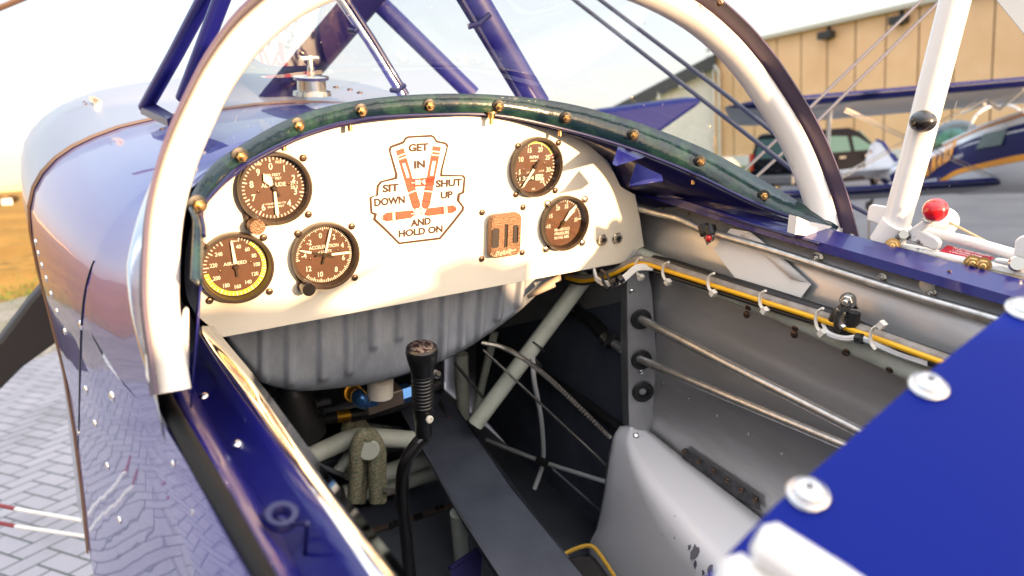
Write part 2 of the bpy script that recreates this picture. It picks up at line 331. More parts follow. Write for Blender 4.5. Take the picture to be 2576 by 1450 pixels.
# asphalt apron
am, t, b = node_mat("damp_asphalt"); co = t.nodes.new("ShaderNodeTexCoord").outputs["Object"]
c1, n1 = noise_mix(t, co, 0.7, (0.045, 0.05, 0.065), (0.11, 0.115, 0.13)); c2, n2 = noise_mix(t, co, 90, (0.04, 0.04, 0.05), (0.13, 0.13, 0.14), 0.3, 0.7)
hf = t.nodes.new("ShaderNodeValue"); hf.outputs[0].default_value = 0.45; t.links.new(mixc(t, hf.outputs[0], c1, c2), b.inputs["Base Color"])
mr = t.nodes.new("ShaderNodeMapRange"); mr.inputs["To Min"].default_value = 0.5; mr.inputs["To Max"].default_value = 0.85; t.links.new(n1, mr.inputs[0]); t.links.new(mr.outputs[0], b.inputs["Roughness"])
ap = [CAMW + RT * a + FW * c for a, c in ((0.9, -30), (0.9, 6), (2.5, 16), (6, 34), (40, 34), (40, -30))]
struct("apron", MB().add([V((p.x, p.y, 0.024)) for p in ap], [tuple(range(len(ap)))]), am)
# pavement: herringbone blocks 0.2 x 0.1
pm, t, b = node_mat("herringbone_paving"); tc = t.nodes.new("ShaderNodeTexCoord"); mp = t.nodes.new("ShaderNodeMapping"); mp.inputs["Rotation"].default_value = (0, 0, R(-31)); mp.inputs["Scale"].default_value = (9.2, 9.2, 1)
t.links.new(tc.outputs["Object"], mp.inputs[0]); sp = t.nodes.new("ShaderNodeSeparateXYZ"); t.links.new(mp.outputs[0], sp.inputs[0])
ix, iy = math_(t, 'FLOOR', sp.outputs[0]), math_(t, 'FLOOR', sp.outputs[1]); fx, fy = math_(t, 'FRACT', sp.outputs[0]), math_(t, 'FRACT', sp.outputs[1])
k = math_(t, 'FLOORED_MODULO', math_(t, 'SUBTRACT', ix, iy), 4.0)
g = 0.055
eL, eR, eB, eT = math_(t, 'LESS_THAN', fx, g), math_(t, 'GREATER_THAN', fx, 1 - g), math_(t, 'LESS_THAN', fy, g), math_(t, 'GREATER_THAN', fy, 1 - g)
ks = [math_(t, 'COMPARE', k, float(i), 0.1) for i in range(4)]; nk = [math_(t, 'SUBTRACT', 1.0, q) for q in ks]
joint = math_(t, 'MULTIPLY', eL, nk[1])
for q, e_ in ((nk[0], eR), (nk[2], eB), (nk[3], eT)): joint = math_(t, 'MAXIMUM', joint, math_(t, 'MULTIPLY', q, e_))
# block id -> tone
bx = math_(t, 'SUBTRACT', ix, ks[1]); by = math_(t, 'SUBTRACT', iy, ks[2])
cb = t.nodes.new("ShaderNodeCombineXYZ"); t.links.new(bx, cb.inputs[0]); t.links.new(by, cb.inputs[1])
wn = t.nodes.new("ShaderNodeTexWhiteNoise"); wn.noise_dimensions = '2D'; t.links.new(cb.outputs[0], wn.inputs[0])
rr = t.nodes.new("ShaderNodeValToRGB"); rr.color_ramp.elements[0].color = (0.19, 0.19, 0.225, 1); rr.color_ramp.elements[1].color = (0.29, 0.285, 0.32, 1); t.links.new(wn.outputs[0], rr.inputs[0])
c2, n2 = noise_mix(t, tc.outputs["Object"], 1.4, (0.12, 0.12, 0.135), (0.29, 0.29, 0.325), 0.30, 0.48); st = math_(t, 'MULTIPLY', 0.5, 1.0)
c3 = mixc(t, st, rr.outputs[0], c2); c4, n4 = noise_mix(t, tc.outputs["Object"], 160, (0.15, 0.15, 0.165), (0.26, 0.255, 0.275)); q = math_(t, 'MULTIPLY', 0.3, 1.0); c5 = mixc(t, q, c3, c4)
jc = t.nodes.new("ShaderNodeRGB"); jc.outputs[0].default_value = (0.045, 0.055, 0.055, 1); t.links.new(mixc(t, joint, c5, jc.outputs[0]), b.inputs["Base Color"])
bp = t.nodes.new("ShaderNodeBump"); bp.inputs["Strength"].default_value = 0.7; bp.inputs["Distance"].default_value = 0.01; inv = math_(t, 'SUBTRACT', 1.0, joint)
t.links.new(math_(t, 'MULTIPLY_ADD', n4, 0.25, inv), bp.inputs["Height"]); t.links.new(bp.outputs[0], b.inputs["Normal"]); b.inputs["Roughness"].default_value = 0.75
e0, e1 = G(0, 945), G(140, 888); ed = (e1 - e0).normalized(); en = V((-ed.y, ed.x, 0))
if en.dot(CAMW - e0) < 0: en = -en
pv = [e0 - ed * 25, e0 + ed * 10, e0 + ed * 10 + en * 14, e0 - ed * 25 + en * 14]
struct("pavement", MB().add([V((p.x, p.y, 0.016)) for p in pv], [(0, 1, 2, 3)]), pm)
gm, t, b = node_mat("loose_gravel"); co = t.nodes.new("ShaderNodeTexCoord").outputs["Object"]
vo = t.nodes.new("ShaderNodeTexVoronoi"); vo.inputs["Scale"].default_value = 22; t.links.new(co, vo.inputs[0]); rr = t.nodes.new("ShaderNodeValToRGB"); rr.color_ramp.elements[0].color = (0.10, 0.085, 0.065, 1); rr.color_ramp.elements[1].color = (0.36, 0.32, 0.27, 1)
sx = t.nodes.new("ShaderNodeSeparateXYZ"); t.links.new(vo.outputs["Color"], sx.inputs[0]); t.links.new(sx.outputs[0], rr.inputs[0])
c2, n2 = noise_mix(t, co, 0.8, (0.12, 0.13, 0.03), (0.28, 0.25, 0.2), 0.35, 0.6); h2 = math_(t, 'MULTIPLY', 0.45, 1.0); t.links.new(mixc(t, h2, rr.outputs[0], c2), b.inputs["Base Color"]); b.inputs["Roughness"].default_value = 0.9
bp = t.nodes.new("ShaderNodeBump"); bp.inputs["Strength"].default_value = 0.8; bp.inputs["Distance"].default_value = 0.03; t.links.new(vo.outputs["Distance"], bp.inputs["Height"]); t.links.new(bp.outputs[0], b.inputs["Normal"])
g0, g1 = G(0, 730), G(100, 700); 
gv = [e0 - ed * 25, e0 + ed * 10, e0 + ed * 10 - en * 2.6, e0 + ed * 3 - en * 3.2, e0 - ed * 4 - en * 2.9, e0 - ed * 25 - en * 3.4]
struct("gravel", MB().add([V((p.x, p.y, 0.006)) for p in gv], [tuple(range(6))]), gm)
# grass tufts along the gravel edge
vm, t, b = node_mat("verge_grass"); co = t.nodes.new("ShaderNodeTexCoord").outputs["Object"]; c1, n1 = noise_mix(t, co, 1.2, (0.05, 0.10, 0.015), (0.12, 0.17, 0.03)); t.links.new(c1, b.inputs["Base Color"]); b.inputs["Roughness"].default_value = 0.95
mb = MB()
for i in range(2600):
    p = e0 + ed * random.uniform(-9, 9) - en * (3.0 + abs(random.gauss(0, 0.8))); h = random.uniform(0.03, 0.10); a = random.uniform(0, 6.28); d = V((math.cos(a), math.sin(a), 0)) * 0.012; l = V((random.gauss(0, .04), random.gauss(0, .04), h))
    mb.add([V((p.x, p.y, 0)) + d, V((p.x, p.y, 0)) - d, V((p.x, p.y, 0)) + l], [(0, 1, 2)])
o = bpy.data.objects.new("grass_tufts", mb.mesh("grass_tufts", vm)); S.collection.objects.link(o); o['kind'] = 'stuff'; o['label'] = 'dry grass tufts along the gravel edge'
vg = [CAMW + RT * a + FW * c for a, c in ((2.5, 16), (6, 34), (40, 34), (60, 70), (-20, 70), (-5, 30))]
struct("grass_verge", MB().add([V((p.x, p.y, 0.004)) for p in vg], [tuple(range(6))]), vm)
# far hills
hm = mat("hazy_hill", (0.55, 0.36, 0.22), 0.95)
mb = MB(); rows = []
for i in range(60):
    a = R(-75 + i * 2.2); d = (FW * math.cos(a) + RT * math.sin(a)) * 900; h = 6 + 5 * math.sin(i * 0.37) + 4 * math.sin(i * 0.91 + 1)
    rows.append([CAMW * V((1, 1, 0)).x * 0 + V((d.x, d.y, -2)), V((d.x, d.y, h)), V((d.x * 1.2, d.y * 1.2, h * 0.9))])
struct("hills", mb.grid(rows), hm)

# ---- hangar
HD = 55.0
cn = G(1811, 420); base = CAMW + FW * HD + RT * (HD * (1811 - CU) / F); base.z = 0
hdir = (RT * 0.140 - FW * 0.268).normalized(); hn = V((-hdir.y, hdir.x, 0)); 
if hn.dot(CAMW - base) < 0: hn = -hn
HH = 8.3; HLEN = 36
clad, t, b = node_mat("tan_metal_cladding"); tc = t.nodes.new("ShaderNodeTexCoord"); sp = t.nodes.new("ShaderNodeSeparateXYZ"); t.links.new(tc.outputs["Object"], sp.inputs[0])
c1, n1 = noise_mix(t, tc.outputs["Object"], 0.5, (0.80, 0.48, 0.25), (0.88, 0.56, 0.31)); t.links.new(c1, b.inputs["Base Color"]); b.inputs["Roughness"].default_value = 0.25
hang = thing("hangar", "long hangar with tan metal cladding panels, white plinth and white annex behind the parked biplane", "hangar", base)
def hp(a, n, z): return hdir * a + hn * n + V((0, 0, z))
mb = MB(); pw = 1.95; npan = int(HLEN / pw)
for i in range(npan):                                                      # panels with open vertical joints
    a0, a1 = i * pw + 0.045, (i + 1) * pw - 0.045
    mb.prism([hp(a0, 0, 0.7), hp(a1, 0, 0.7), hp(a1, 0, HH - 0.1), hp(a0, 0, HH - 0.1)], -hn * 0.3)
part("wall", mb, clad, hang)
jm = mat("dark_joint_rubber", (0.10, 0.05, 0.02), 0.8); part("wall_joint", MB().prism([hp(0, -0.04, 0.7), hp(HLEN, -0.04, 0.7), hp(HLEN, -0.04, HH - 0.1), hp(0, -0.04, HH - 0.1)], -hn * 0.5), jm, hang)  # dark rubber backing seen through the open joints
plm = mat("white_render", (0.78, 0.76, 0.72), 0.8, var=(0.8, 0.3, 0.6), col2=(0.68, 0.66, 0.62))
part("plinth", MB().prism([hp(-0.3, 0.1, 0), hp(HLEN, 0.1, 0), hp(HLEN, 0.1, 0.72), hp(-0.3, 0.1, 0.72)], -hn * 0.6), plm, hang)
rfm = mat("grey_roof_sheet", (0.42, 0.40, 0.34), 0.6); mb = MB(); mb.prism([hp(-0.3, 0.35, HH - 0.08), hp(-0.3, 0.35, HH + 0.12), hp(-0.3, -9, HH + 1.6), hp(-0.3, -9, HH + 1.2)], hdir * (HLEN + 0.6)); rf = part("roof", mb, rfm, hang)
mb = MB(); mb.prism([hp(-0.3, 0.02, HH - 0.6), hp(-0.3, 0.45, HH - 0.6), hp(-0.3, 0.45, HH - 0.2), hp(-0.3, 0.02, HH - 0.2)], hdir * (HLEN + 0.5)); 
part("fascia", MB().prism([hp(-0.2, 0.36, HH - 0.10), hp(-0.2, 0.40, HH - 0.10), hp(-0.2, 0.40, HH + 0.14), hp(-0.2, 0.36, HH + 0.14)], hdir * HLEN), mat("fascia_sheet", (0.50, 0.46, 0.38), 0.5), rf)
ltm = mat("floodlight_housing", (0.03, 0.03, 0.03), 0.6)
for a in (4.2, 9.9, 14.6): 
    part("floodlight", MB().box(hp(a, 0.3, HH - 0.62), (0.9, 0.5, 0.42), Matrix((hdir, hn, V((0, 0, 1)))).transposed()).box(hp(a, 0.05, HH - 0.5), (0.2, 0.1, 0.8), Matrix((hdir, hn, V((0, 0, 1)))).transposed()), ltm, hang)
ppm = mat("zinc_pipe", (0.62, 0.60, 0.55), 0.4, 0.3)
part("downpipe", MB().tube(smooth_curve([hp(-0.3, 0.3, HH - 0.4), hp(0.2, 0.35, HH - 0.9), hp(0.75, 0.3, HH - 1.5), hp(0.8, 0.25, HH - 2.2), hp(0.8, 0.25, 4), hp(0.8, 0.25, 0.5)], 24), 0.12, 10), ppm, hang)
# lower white annex, roof falling away to the left
anx = (-RT * 0.98 + FW * 0.18).normalized(); mb = MB(); P0 = V((0, 0, 0)) - hdir * 0.02
gz = HH - 0.4; L = 9.5
mb.prism([P0, P0 + anx * L, P0 + anx * L + V((0, 0, 3.2)), P0 + V((0, 0, gz - 0.9))], FW * 6); part("annex_wall", mb, plm, hang)
mb = MB(); k0, k1 = P0 + V((0, 0, gz + 0.1)) - FW * 0.7, P0 + anx * L + V((0, 0, 3.9)) - FW * 0.7
mb.prism([k0, k1, k1 - V((0, 0, .8)), k0 - V((0, 0, 1.0))], FW * 7); part("annex_roof", mb, mat("dark_eaves", (0.05, 0.055, 0.06), 0.7), hang)
mb = MB()
for i in range(6):
    q = lerp(k0, k1, (i + 0.5) / 6); part("rafter", MB().prism([q - V((0, 0, 0.75)), q - V((0, 0, 1.15)), q - V((0, 0, 1.0)) + FW * 0.7, q - V((0, 0, 0.75)) + FW * 0.7], anx * 0.2), plm, hang)
# boulder
mb = MB(); rk = G(1838, 417)
for i in range(1): mb.sphere((0, 0, 0.45), 0.62, 14, None, (1.15, 0.9, 0.85))
for p in mb.v: p += V((math.sin(p.y * 5 + p.z * 3), math.cos(p.x * 4), math.sin(p.x * 6 + 1))) * 0.07
bo = part("boulder", mb, mat("pale_stone", (0.40, 0.36, 0.30), 0.9, bump=(6, 0.6)), None); bl = CAMW + FW * 34 + RT * (34 * (1838 - CU) / F); bo.location = (bl.x, bl.y, 0)
bo['label'] = 'pale rounded boulder on the grass in front of the white hangar plinth'; bo['category'] = 'boulder'

# ---- van
VD = 22.5
vc = CAMW + FW * VD + RT * (VD * (2085 - CU) / F); vc.z = 0
vx = (RT * 0.90 + FW * 0.43).normalized(); vyaw = math.atan2(vx.y, vx.x)
van = thing("van", "dark compact van with side windows parked in front of the hangar", "van", vc, vyaw)
vb = mat("van_black_paint", (0.004, 0.004, 0.007), 0.5, spec=0.04); vgl = mat("van_window_glass", (0.015, 0.06, 0.055), 0.05, spec=0.5)
side = [(-2.1, 0.35), (-2.15, 0.8), (-2.12, 1.1), (-1.98, 1.78), (-1.8, 1.84), (0.2, 1.86), (0.65, 1.72), (1.35, 1.18), (2.0, 1.0), (2.2, 0.8), (2.22, 0.35), (1.85, 0.30), (-1.7, 0.30)]
secs = []
for y, s_ in ((-0.90, .965), (-0.86, 1), (0.86, 1), (0.90, .965)):
    secs.append([V((x * (0.99 if s_ < 1 else 1), y * (0.82 if z > 1.5 else 0.93 if z > 1.15 else 1), 0.3 + (z - 0.3) * s_)) for x, z in side])
mb = MB(); n = len(side); mb.v = [p for s_ in secs for p in s_]
for i in range(3):
    for k_ in range(n): mb.f.append((i * n + k_, i * n + (k_ + 1) % n, (i + 1) * n + (k_ + 1) % n, (i + 1) * n + k_))
mb.f += [tuple(range(n)), tuple(3 * n + k_ for k_ in range(n))[::-1]]
body = part("body", mb, vb, van, bevel=0.03)
def vside(pts, y, off=0.02): return [V((x, -(0.905 * (0.82 if z > 1.5 else 0.92 if z > 1.15 else 1)) - 0.004, z)) for x, z in pts]
wv_ = MB().prism(vside([(-0.75, 1.18), (0.12, 1.18), (0.05, 1.68), (-0.75, 1.68)], 0), (0, 0.03, 0)); part("side_window", wv_, vgl, van)
wv_ = MB().prism(vside([(0.28, 1.18), (1.15, 1.18), (0.62, 1.62), (0.24, 1.68)], 0), (0, 0.03, 0)); part("side_window", wv_, vgl, van)
part("rear_window", MB().prism([V((-2.135, -0.68, 1.12)), V((-2.135, 0.68, 1.12)), V((-2.03, 0.62, 1.68)), V((-2.03, -0.62, 1.68))], (0.03, 0, 0)), vgl, van)
part("windscreen", MB().prism([V((1.31, -0.72, 1.23)), V((1.31, 0.72, 1.23)), V((0.70, 0.66, 1.72)), V((0.70, -0.66, 1.72))], (0.03, 0, 0.03)), vgl, van)
for sgn in (-1, 1): part("tail_light", MB().box((-2.14, sgn * 0.80, 1.02), (0.06, 0.14, 0.5)), mat("tail_light_red", (0.45, 0.012, 0.012), 0.2, coat=1) if sgn < 0 else MATS["tail_light_red"], van)
part("bumper", MB().box((-2.18, 0, 0.5), (0.16, 1.72, 0.26)), mat("bumper_grey_plastic", (0.12, 0.12, 0.13), 0.6), van, bevel=0.04)
for x in (-0.35, 0.72): part("door_handle", MB().box((x, -0.935, 1.02), (0.26, 0.03, 0.05)), CHROME, van)
part("side_strip", MB().box((0, -0.925, 0.62), (2.6, 0.03, 0.07)), MATS["bumper_grey_plastic"], van)
for x in (-1.35, 1.4):
    for y in (-0.80, 0.80):
        wm_ = frame((x, y, 0.32), (0, 1, 0)); wh = part("wheel", MB().lathe([(0.20, -0.1), (0.30, -0.1), (0.32, -0.07), (0.32, 0.07), (0.30, 0.1), (0.20, 0.1)], wm_, 28), BLACK, van)
        part("rim", MB().lathe([(0.20, -0.08), (0.17, -0.105), (0.05, -0.09), (0.05, 0.09), (0.17, 0.105), (0.20, 0.08)], wm_, 20), STEEL, wh)

# ---- far left: trees and a house on the horizon
lf = mat("autumn_foliage", (0.055, 0.040, 0.02), 0.95); tk = mat("bark", (0.06, 0.04, 0.03), 0.95)
def far_tree(u, d, h, wd, label):
    p = CAMW + FW * d + RT * (d * (u - CU) / F); o = thing("bush", label, "bush", (p.x, p.y, 0), 0, "dark bushes far across the field")
    mb = MB(); mb.tube([(0, 0, 0), (0.03, 0, h * 0.3), (0, 0.03, h * 0.6)], [0.05, 0.04, 0.02], 7)
    for q in range(5): a = q * 1.3; mb.tube([(0, 0, h * 0.3), (math.cos(a) * wd * .3, math.sin(a) * wd * .3, h * 0.65)], [0.03, 0.012], 5)
    part("trunk", mb, tk, o); mb = MB()
    for q in range(900):
        a, b_, r_ = random.uniform(0, 6.28), random.uniform(-1, 1), random.random() ** 0.4; c_ = V((math.cos(a) * math.sqrt(1 - b_ * b_) * wd / 2 * r_, math.sin(a) * math.sqrt(1 - b_ * b_) * wd / 2 * r_, h * 0.62 + b_ * h * 0.4 * r_ + math.sin(a * 3) * .06))
        e1_, e2_ = V([random.gauss(0, 1) for _ in range(3)]).normalized() * 0.085, V([random.gauss(0, 1) for _ in range(3)]).normalized() * 0.085; mb.add([c_ - e1_, c_ + e2_, c_ + e1_, c_ - e2_], [(0, 1, 2, 3)])
    part("crown", mb, lf, o)
far_tree(6, 84, .95, 1.3, "small dark bush at the left edge of the photo, left of the white hut")
far_tree(24, 85, 1.0, 1.5, "dark round bush touching the left wall of the white hut far across the field")
far_tree(66, 86, .95, 1.2, "dark bush just right of the white hut far across the field")
p = CAMW + FW * 85 + RT * (85 * (47 - CU) / F); hs = thing("hut", "small white hut far across the orange field at the left edge", "hut", (p.x, p.y, 0), 0.3)
part("wall", MB().box((0, 0, .33), (1.0, 1, .66)), plm, hs); part("roof", MB().prism([V((-.58, -.6, .66)), V((-.58, .6, .66)), V((-.58, 0, .82))], (1.16, 0, 0)), mat("red_roof_tile", (0.25, 0.09, 0.05), 0.8), hs)

# ================================================================== PARKED BIPLANE (nose towards the viewer's right)
pbz = CAMW + FW * 6.7 + RT * 5.15; pbz.z = 0
pbm = Matrix((-RT, -FW, V((0, 0, 1)))).transposed().to_4x4(); pbm.translation = pbz
pb = thing("parked_biplane", "blue and white parked biplane with orange lettering, standing beyond the open canopy on the right", "biplane", mtx=pbm)
pwm = mat("parked_white_paint", (0.66, 0.68, 0.72), 0.4, coat=0.4); pbl = mat("parked_navy_paint", (0.006, 0.010, 0.10), 0.5, spec=0.12); por = mat("orange_stripe_paint", (0.85, 0.33, 0.015), 0.5); pgr = mat("wing_underside_grey", (0.40, 0.43, 0.46), 0.5, var=(3, 0.3, 0.6), col2=(0.30, 0.33, 0.37))
ST = [(1.5, .40, 1.93, 1.2), (1.1, .46, 1.98, 1.1), (0.5, .45, 1.88, 1.0), (-0.3, .42, 1.78, .96), (-0.9, .40, 1.67, .93), (-1.6, .33, 1.50, .88), (-2.3, .24, 1.35, .90), (-2.9, .16, 1.22, .96), (-3.3, .09, 1.16, .99), (-3.7, .04, 1.12, 1.02)]
def sec_pt(st, f, sd):                                                    # f 0 bottom .. 1 top along the side
    y, w_, zt, zb = st; bul = (1 - abs(2 * f - 1) ** 3.2) ** 0.5 if 0 < f < 1 else 0.0
    return V((sd * w_ * max(0.0, bul), y, zb + (zt - zb) * f))
def band(f0, f1, i0, i1, n=5, off=0.0):
    mb = MB()
    for sd in (1, -1):
        mb.grid([[sec_pt((ST[i][0], ST[i][1] + off, ST[i][2], ST[i][3]), lerp(f0, f1, k_ / n), sd) for k_ in range(n + 1)] for i in range(i0, i1 + 1)])
    return mb
part("fuselage", band(0.0, 1.0, 0, 9, 18), pwm, pb)
def band2(fl, fh, ys, off, n=4):                                          # band whose edges follow functions of y
    mb = MB()
    for sd in (1,):
        rows = []
        for y in ys:
            j = max(k_ for k_ in range(len(ST)) if ST[k_][0] >= y - 1e-9); j2 = min(j + 1, len(ST) - 1); q = 0 if j == j2 else (ST[j][0] - y) / (ST[j][0] - ST[j2][0])
            st = tuple(lerp(ST[j][m_], ST[j2][m_], q) for m_ in range(4)); st = (y, st[1] + off, st[2], st[3])
            rows.append([sec_pt(st, lerp(fl(y), fh(y), k_ / n), sd) for k_ in range(n + 1)])
        mb.grid(rows)
    return mb
ys = [1.5 - 0.1 * i for i in range(45)]
def lo(y):
    L = [(1.6, .46), (-.1, .42), (-1.15, .36), (-1.9, .14), (-2.3, .07), (-4, .05)]
    for (a, p), (b_, q) in zip(L, L[1:]):
        if y >= b_: return lerp(q, p, (y - b_) / (a - b_))
    return .05
hi = lambda y: 0.90 if y > -2.2 else max(lo(y) + 0.02, 0.90 - (-2.2 - y) * 0.55)
part("side_panel", band2(lo, hi, ys, 0.004), pbl, pb, "navy side panel")
part("stripe", band2(lambda y: lo(y) - 0.035, lambda y: lo(y) + 0.035, ys, 0.008), por, pb)
part("stripe", band2(lambda y: hi(y) - 0.0, lambda y: min(0.985, hi(y) + 0.05), ys[:36], 0.008), por, pb)
mb = MB()                                                                 # lettering along the side
def side_at(y, f):
    j = max(k_ for k_ in range(len(ST)) if ST[k_][0] >= y); q = (ST[j][0] - y) / (ST[j][0] - ST[j + 1][0]); st = tuple(lerp(ST[j][m_], ST[j + 1][m_], q) for m_ in range(4)); return sec_pt((y, st[1] + 0.014, st[2], st[3]), f, 1)
for ch, y, z, hgt in (("R", -1.76, 1.205, .165), ("M", -1.615, 1.265, .178), ("A", -1.485, 1.318, .188), ("N", -1.365, 1.358, .20), ("S", -1.25, 1.398, .205)):
    f_ = 0.5
    for _ in range(12): f_ += (z - side_at(y, f_).z) * 1.2
    p = side_at(y, f_); ex = (side_at(y + 0.1, f_) - side_at(y - 0.1, f_)).normalized(); ex.z = 0.30; ex.normalize(); ey = (side_at(y, f_ + .1) - side_at(y, f_ - .1)).normalized()
    put_text(mb, ch, p - ey * hgt * .5, ex, ey, hgt * 1.40, 0.06, width=0.104)
part("lettering", mb, por, pb)
mb = MB(); put_text(mb, "D-0010", side_at(-1.08, 0.56), (side_at(-1.0, .5) - side_at(-1.1, .5)).normalized(), (side_at(-1.05, .7) - side_at(-1.05, .5)).normalized(), 0.062, 0.02); part("registration", mb, pwm, pb)
def pwing(x0, x1, z0, dih, y0, ch, th):
    rows = []; n = 26
    for i in range(n + 1):
        x = lerp(x0, x1, i / n); q = abs(2 * i / n - 1); tp = math.sqrt(max(0.003, 1 - max(0, (q - 0.86) / 0.14) ** 2)); c = ch * tp; le = y0 - (ch - c) * 0.35; z = z0 + dih * abs(x)
        prof = [(0, 0), (0.03, .5), (.12, .85), (.35, 1), (.7, .55), (1, 0), (.7, -.35), (.35, -.5), (.12, -.5), (.03, -.35), (0, 0)]
        rows.append([V((x, le - c * a * 0.98, z + th * b_ * tp - a * c * 0.19)) for a, b_ in prof])
    return rows
for nm, a in (("upper_wing", (-3.05, 3.05, 2.02, -0.02, 0.0, 0.98, 0.06)), ("lower_wing", (-2.9, 2.9, 1.10, 0.0, -0.45, 0.9, 0.055))):
    rows = pwing(*a); wg = part(nm, MB().grid(rows), pgr, pb, angle=60)
    mb = MB(); mb.grid([[p + V((0, 0.006, 0.004 * (1 if k_ > 5 else 1))) for k_, p in enumerate(r[0:3])] for r in rows]); mb.grid([[p + V((0, 0.006, -0.004)) for p in r[8:11]] for r in rows]); part("leading_edge", mb, pbl, wg)
wst = mat("strut_white", (0.72, 0.72, 0.70), 0.4)
for sd in (1, -1):
    for dy in (0.0, -0.55): part("interplane_strut", MB().tube([(sd * 2.1, -0.25 + dy, 1.98 + dy * .2), (sd * 2.0, -0.6 + dy, 1.08 + dy * .2)], 0.028, 8, ell=0.5, up=(0, 1, 0)), wst, pb)
    for dy in (0, -0.12):
        part("bracing_wire", MB().tube([(sd * 2.1, -0.4 + dy, 1.98), (sd * 0.4, -0.5 + dy, 1.15)], 0.006, 6), STEEL, pb)
        part("bracing_wire", MB().tube([(sd * 2.0, -0.8 + dy, 1.08), (sd * 0.35, -0.5 + dy, 1.95)], 0.006, 6), STEEL, pb)
    for y0, y1 in ((-0.1, 0.3), (-0.2, -0.55), (-0.7, -0.55), (-0.75, -1.15)): part("cabane_strut", MB().tube([(sd * 0.35, y0, 1.99 + y0 * .19), (sd * 0.33, y1, 1.78)], 0.016, 8), wst, pb)
    tp_ = part("tailplane", MB().prism([V((sd * .05, -2.9, 1.17)), V((sd * .5, -3.05, 1.16)), V((sd * 1.0, -3.4, 1.12)), V((sd * 1.0, -3.8, 1.06)), V((sd * .05, -3.85, 1.04))], (0, 0, 0.035)), pwm, pb)
    part("landing_gear_leg", MB().tube([(sd * .35, 0.5, 1.15), (sd * .78, 0.45, 0.32)], 0.03, 8, ell=1.8), pwm, pb)
    wh = part("wheel", MB().lathe([(0.06, -0.06), (0.15, -0.07), (0.19, -0.03), (0.19, 0.03), (0.15, 0.07), (0.06, 0.06)], frame((sd * .82, 0.45, 0.19), (1, 0, 0)), 28), BLACK, pb)
    part("wheel_fairing", MB().sphere((sd * .82, 0.40, 0.27), 0.2, 20, None, (0.62, 1.9, 0.95)), pwm, pb)
    part("fabric_strut", MB().tube([(sd * .05, -3.3, 1.05), (sd * .75, -3.4, 1.12)], 0.01, 6), STEEL, pb)
fn = [(-3.86, 1.02), (-3.84, 1.30), (-3.72, 1.47), (-3.58, 1.535), (-3.42, 1.50), (-3.22, 1.36), (-3.02, 1.22), (-2.95, 1.20), (-3.0, 1.05)]
fin = part("fin", MB().prism([V((0.02, y, z)) for y, z in fn], (-0.04, 0, 0)), pwm, pb)
part("fin_edge", MB().tube([V((0, y, z)) for y, z in fn[3:8]], 0.024, 8), pbl, fin)
part("rudder_gap", MB().box((0.021, -3.62, 1.27), (0.003, 0.008, 0.5)), pgr, fin)
for k_, m_ in enumerate((BLACK, REDM, GOLD)): part("flag_stripe", MB().box((0.0225, -3.70, 1.40 - k_ * 0.016), (0.003, 0.05, 0.016)), m_, fin)
part("registration_panel", MB().prism([V((0.12, -3.25, 0.80)), V((0.12, -2.75, 0.80)), V((0.16, -2.75, 1.06)), V((0.11, -3.25, 1.03))], (-0.1, 0, 0)), pbl, pb)
mb = MB(); put_text(mb, "D-E", V((0.165, -3.0, 0.83)), V((0, 1, 0)), V((0, 0, 1)), 0.24, 0.02, width=0.42); part("registration", mb, pwm, pb)
part("tail_wheel", MB().lathe([(0.03, -0.02), (0.07, -0.025), (0.08, 0), (0.07, 0.025), (0.03, 0.02)], frame((0, -3.75, 0.62), (1, 0, 0)), 20).tube([(0, -3.5, 1.05), (0, -3.72, 0.62)], 0.02, 8).tube([(0, -3.75, 0.62), (0, -3.75, 0.02)], 0.012, 6), BLACK, pb)
cm = thin_glass("parked_canopy_tint", (0.25, 0.62, 0.58), 1.0)
part("canopy", MB().sphere((0, -1.78, 1.47), 0.28, 24, None, (0.85, 1.25, 0.9)), cm, pb)
part("windscreen_frame", MB().tube([V((0.30 * math.cos(a), -1.05, 1.60 + 0.24 * math.sin(a))) for a in [math.pi * i / 16 for i in range(17)]], 0.014, 6), pwm, pb)
part("cockpit_window", MB().prism([side_at(-0.75, .62), side_at(-0.35, .60), side_at(-0.32, .78), side_at(-0.70, .80)], (0.006, 0, 0)), vgl, pb)
part("turtledeck_rail", MB().tube([sec_pt((ST[i][0], ST[i][1] + .01, ST[i][2] + .02, ST[i][3]), 0.93, 1) for i in range(3, 9)], 0.02, 8), pwm, pb)
part("propeller", MB().prism([V((-0.07, 1.66, 1.6)), V((0.07, 1.7, 1.6)), V((0.05, 1.69, 2.55)), V((-0.03, 1.67, 2.55))], (0, 0.03, 0)), PROPM, pb)

# blue wing tip of another machine seen through the windscreen
tp = [W(u, v, d=4.4 + (u - 1500) * 0.0006) for u, v in ((1455, 290), (1520, 277), (1600, 266), (1690, 254), (1755, 246), (1770, 252), (1750, 270), (1700, 305), (1655, 337), (1640, 345), (1560, 345), (1480, 330))]
tpw = [M @ p for p in tp]; ctr = sum(tpw, V()) / len(tpw); mb = MB(); mb.prism([p - ctr for p in tpw], FW * 0.35 + V((0, 0, 0.03)))
wt = part("aircraft_wing_tip", mb, pbl, None, bevel=0.03); wt.location = ctr; wt['label'] = "blue upswept wing tip of another aircraft, seen low through the windscreen"; wt['category'] = "wing tip"

# ================================================================== THE BIPLANE WE LOOK INTO (aircraft frame)
CX = 0.125
gp = M @ V((CX, 0, 0)); gp.z = 0
bi = thing("biplane", "blue and white aerobatic biplane whose open cockpit with cream instrument panel fills the photo", "biplane", gp); bi['aframe'] = True
I3 = Matrix()
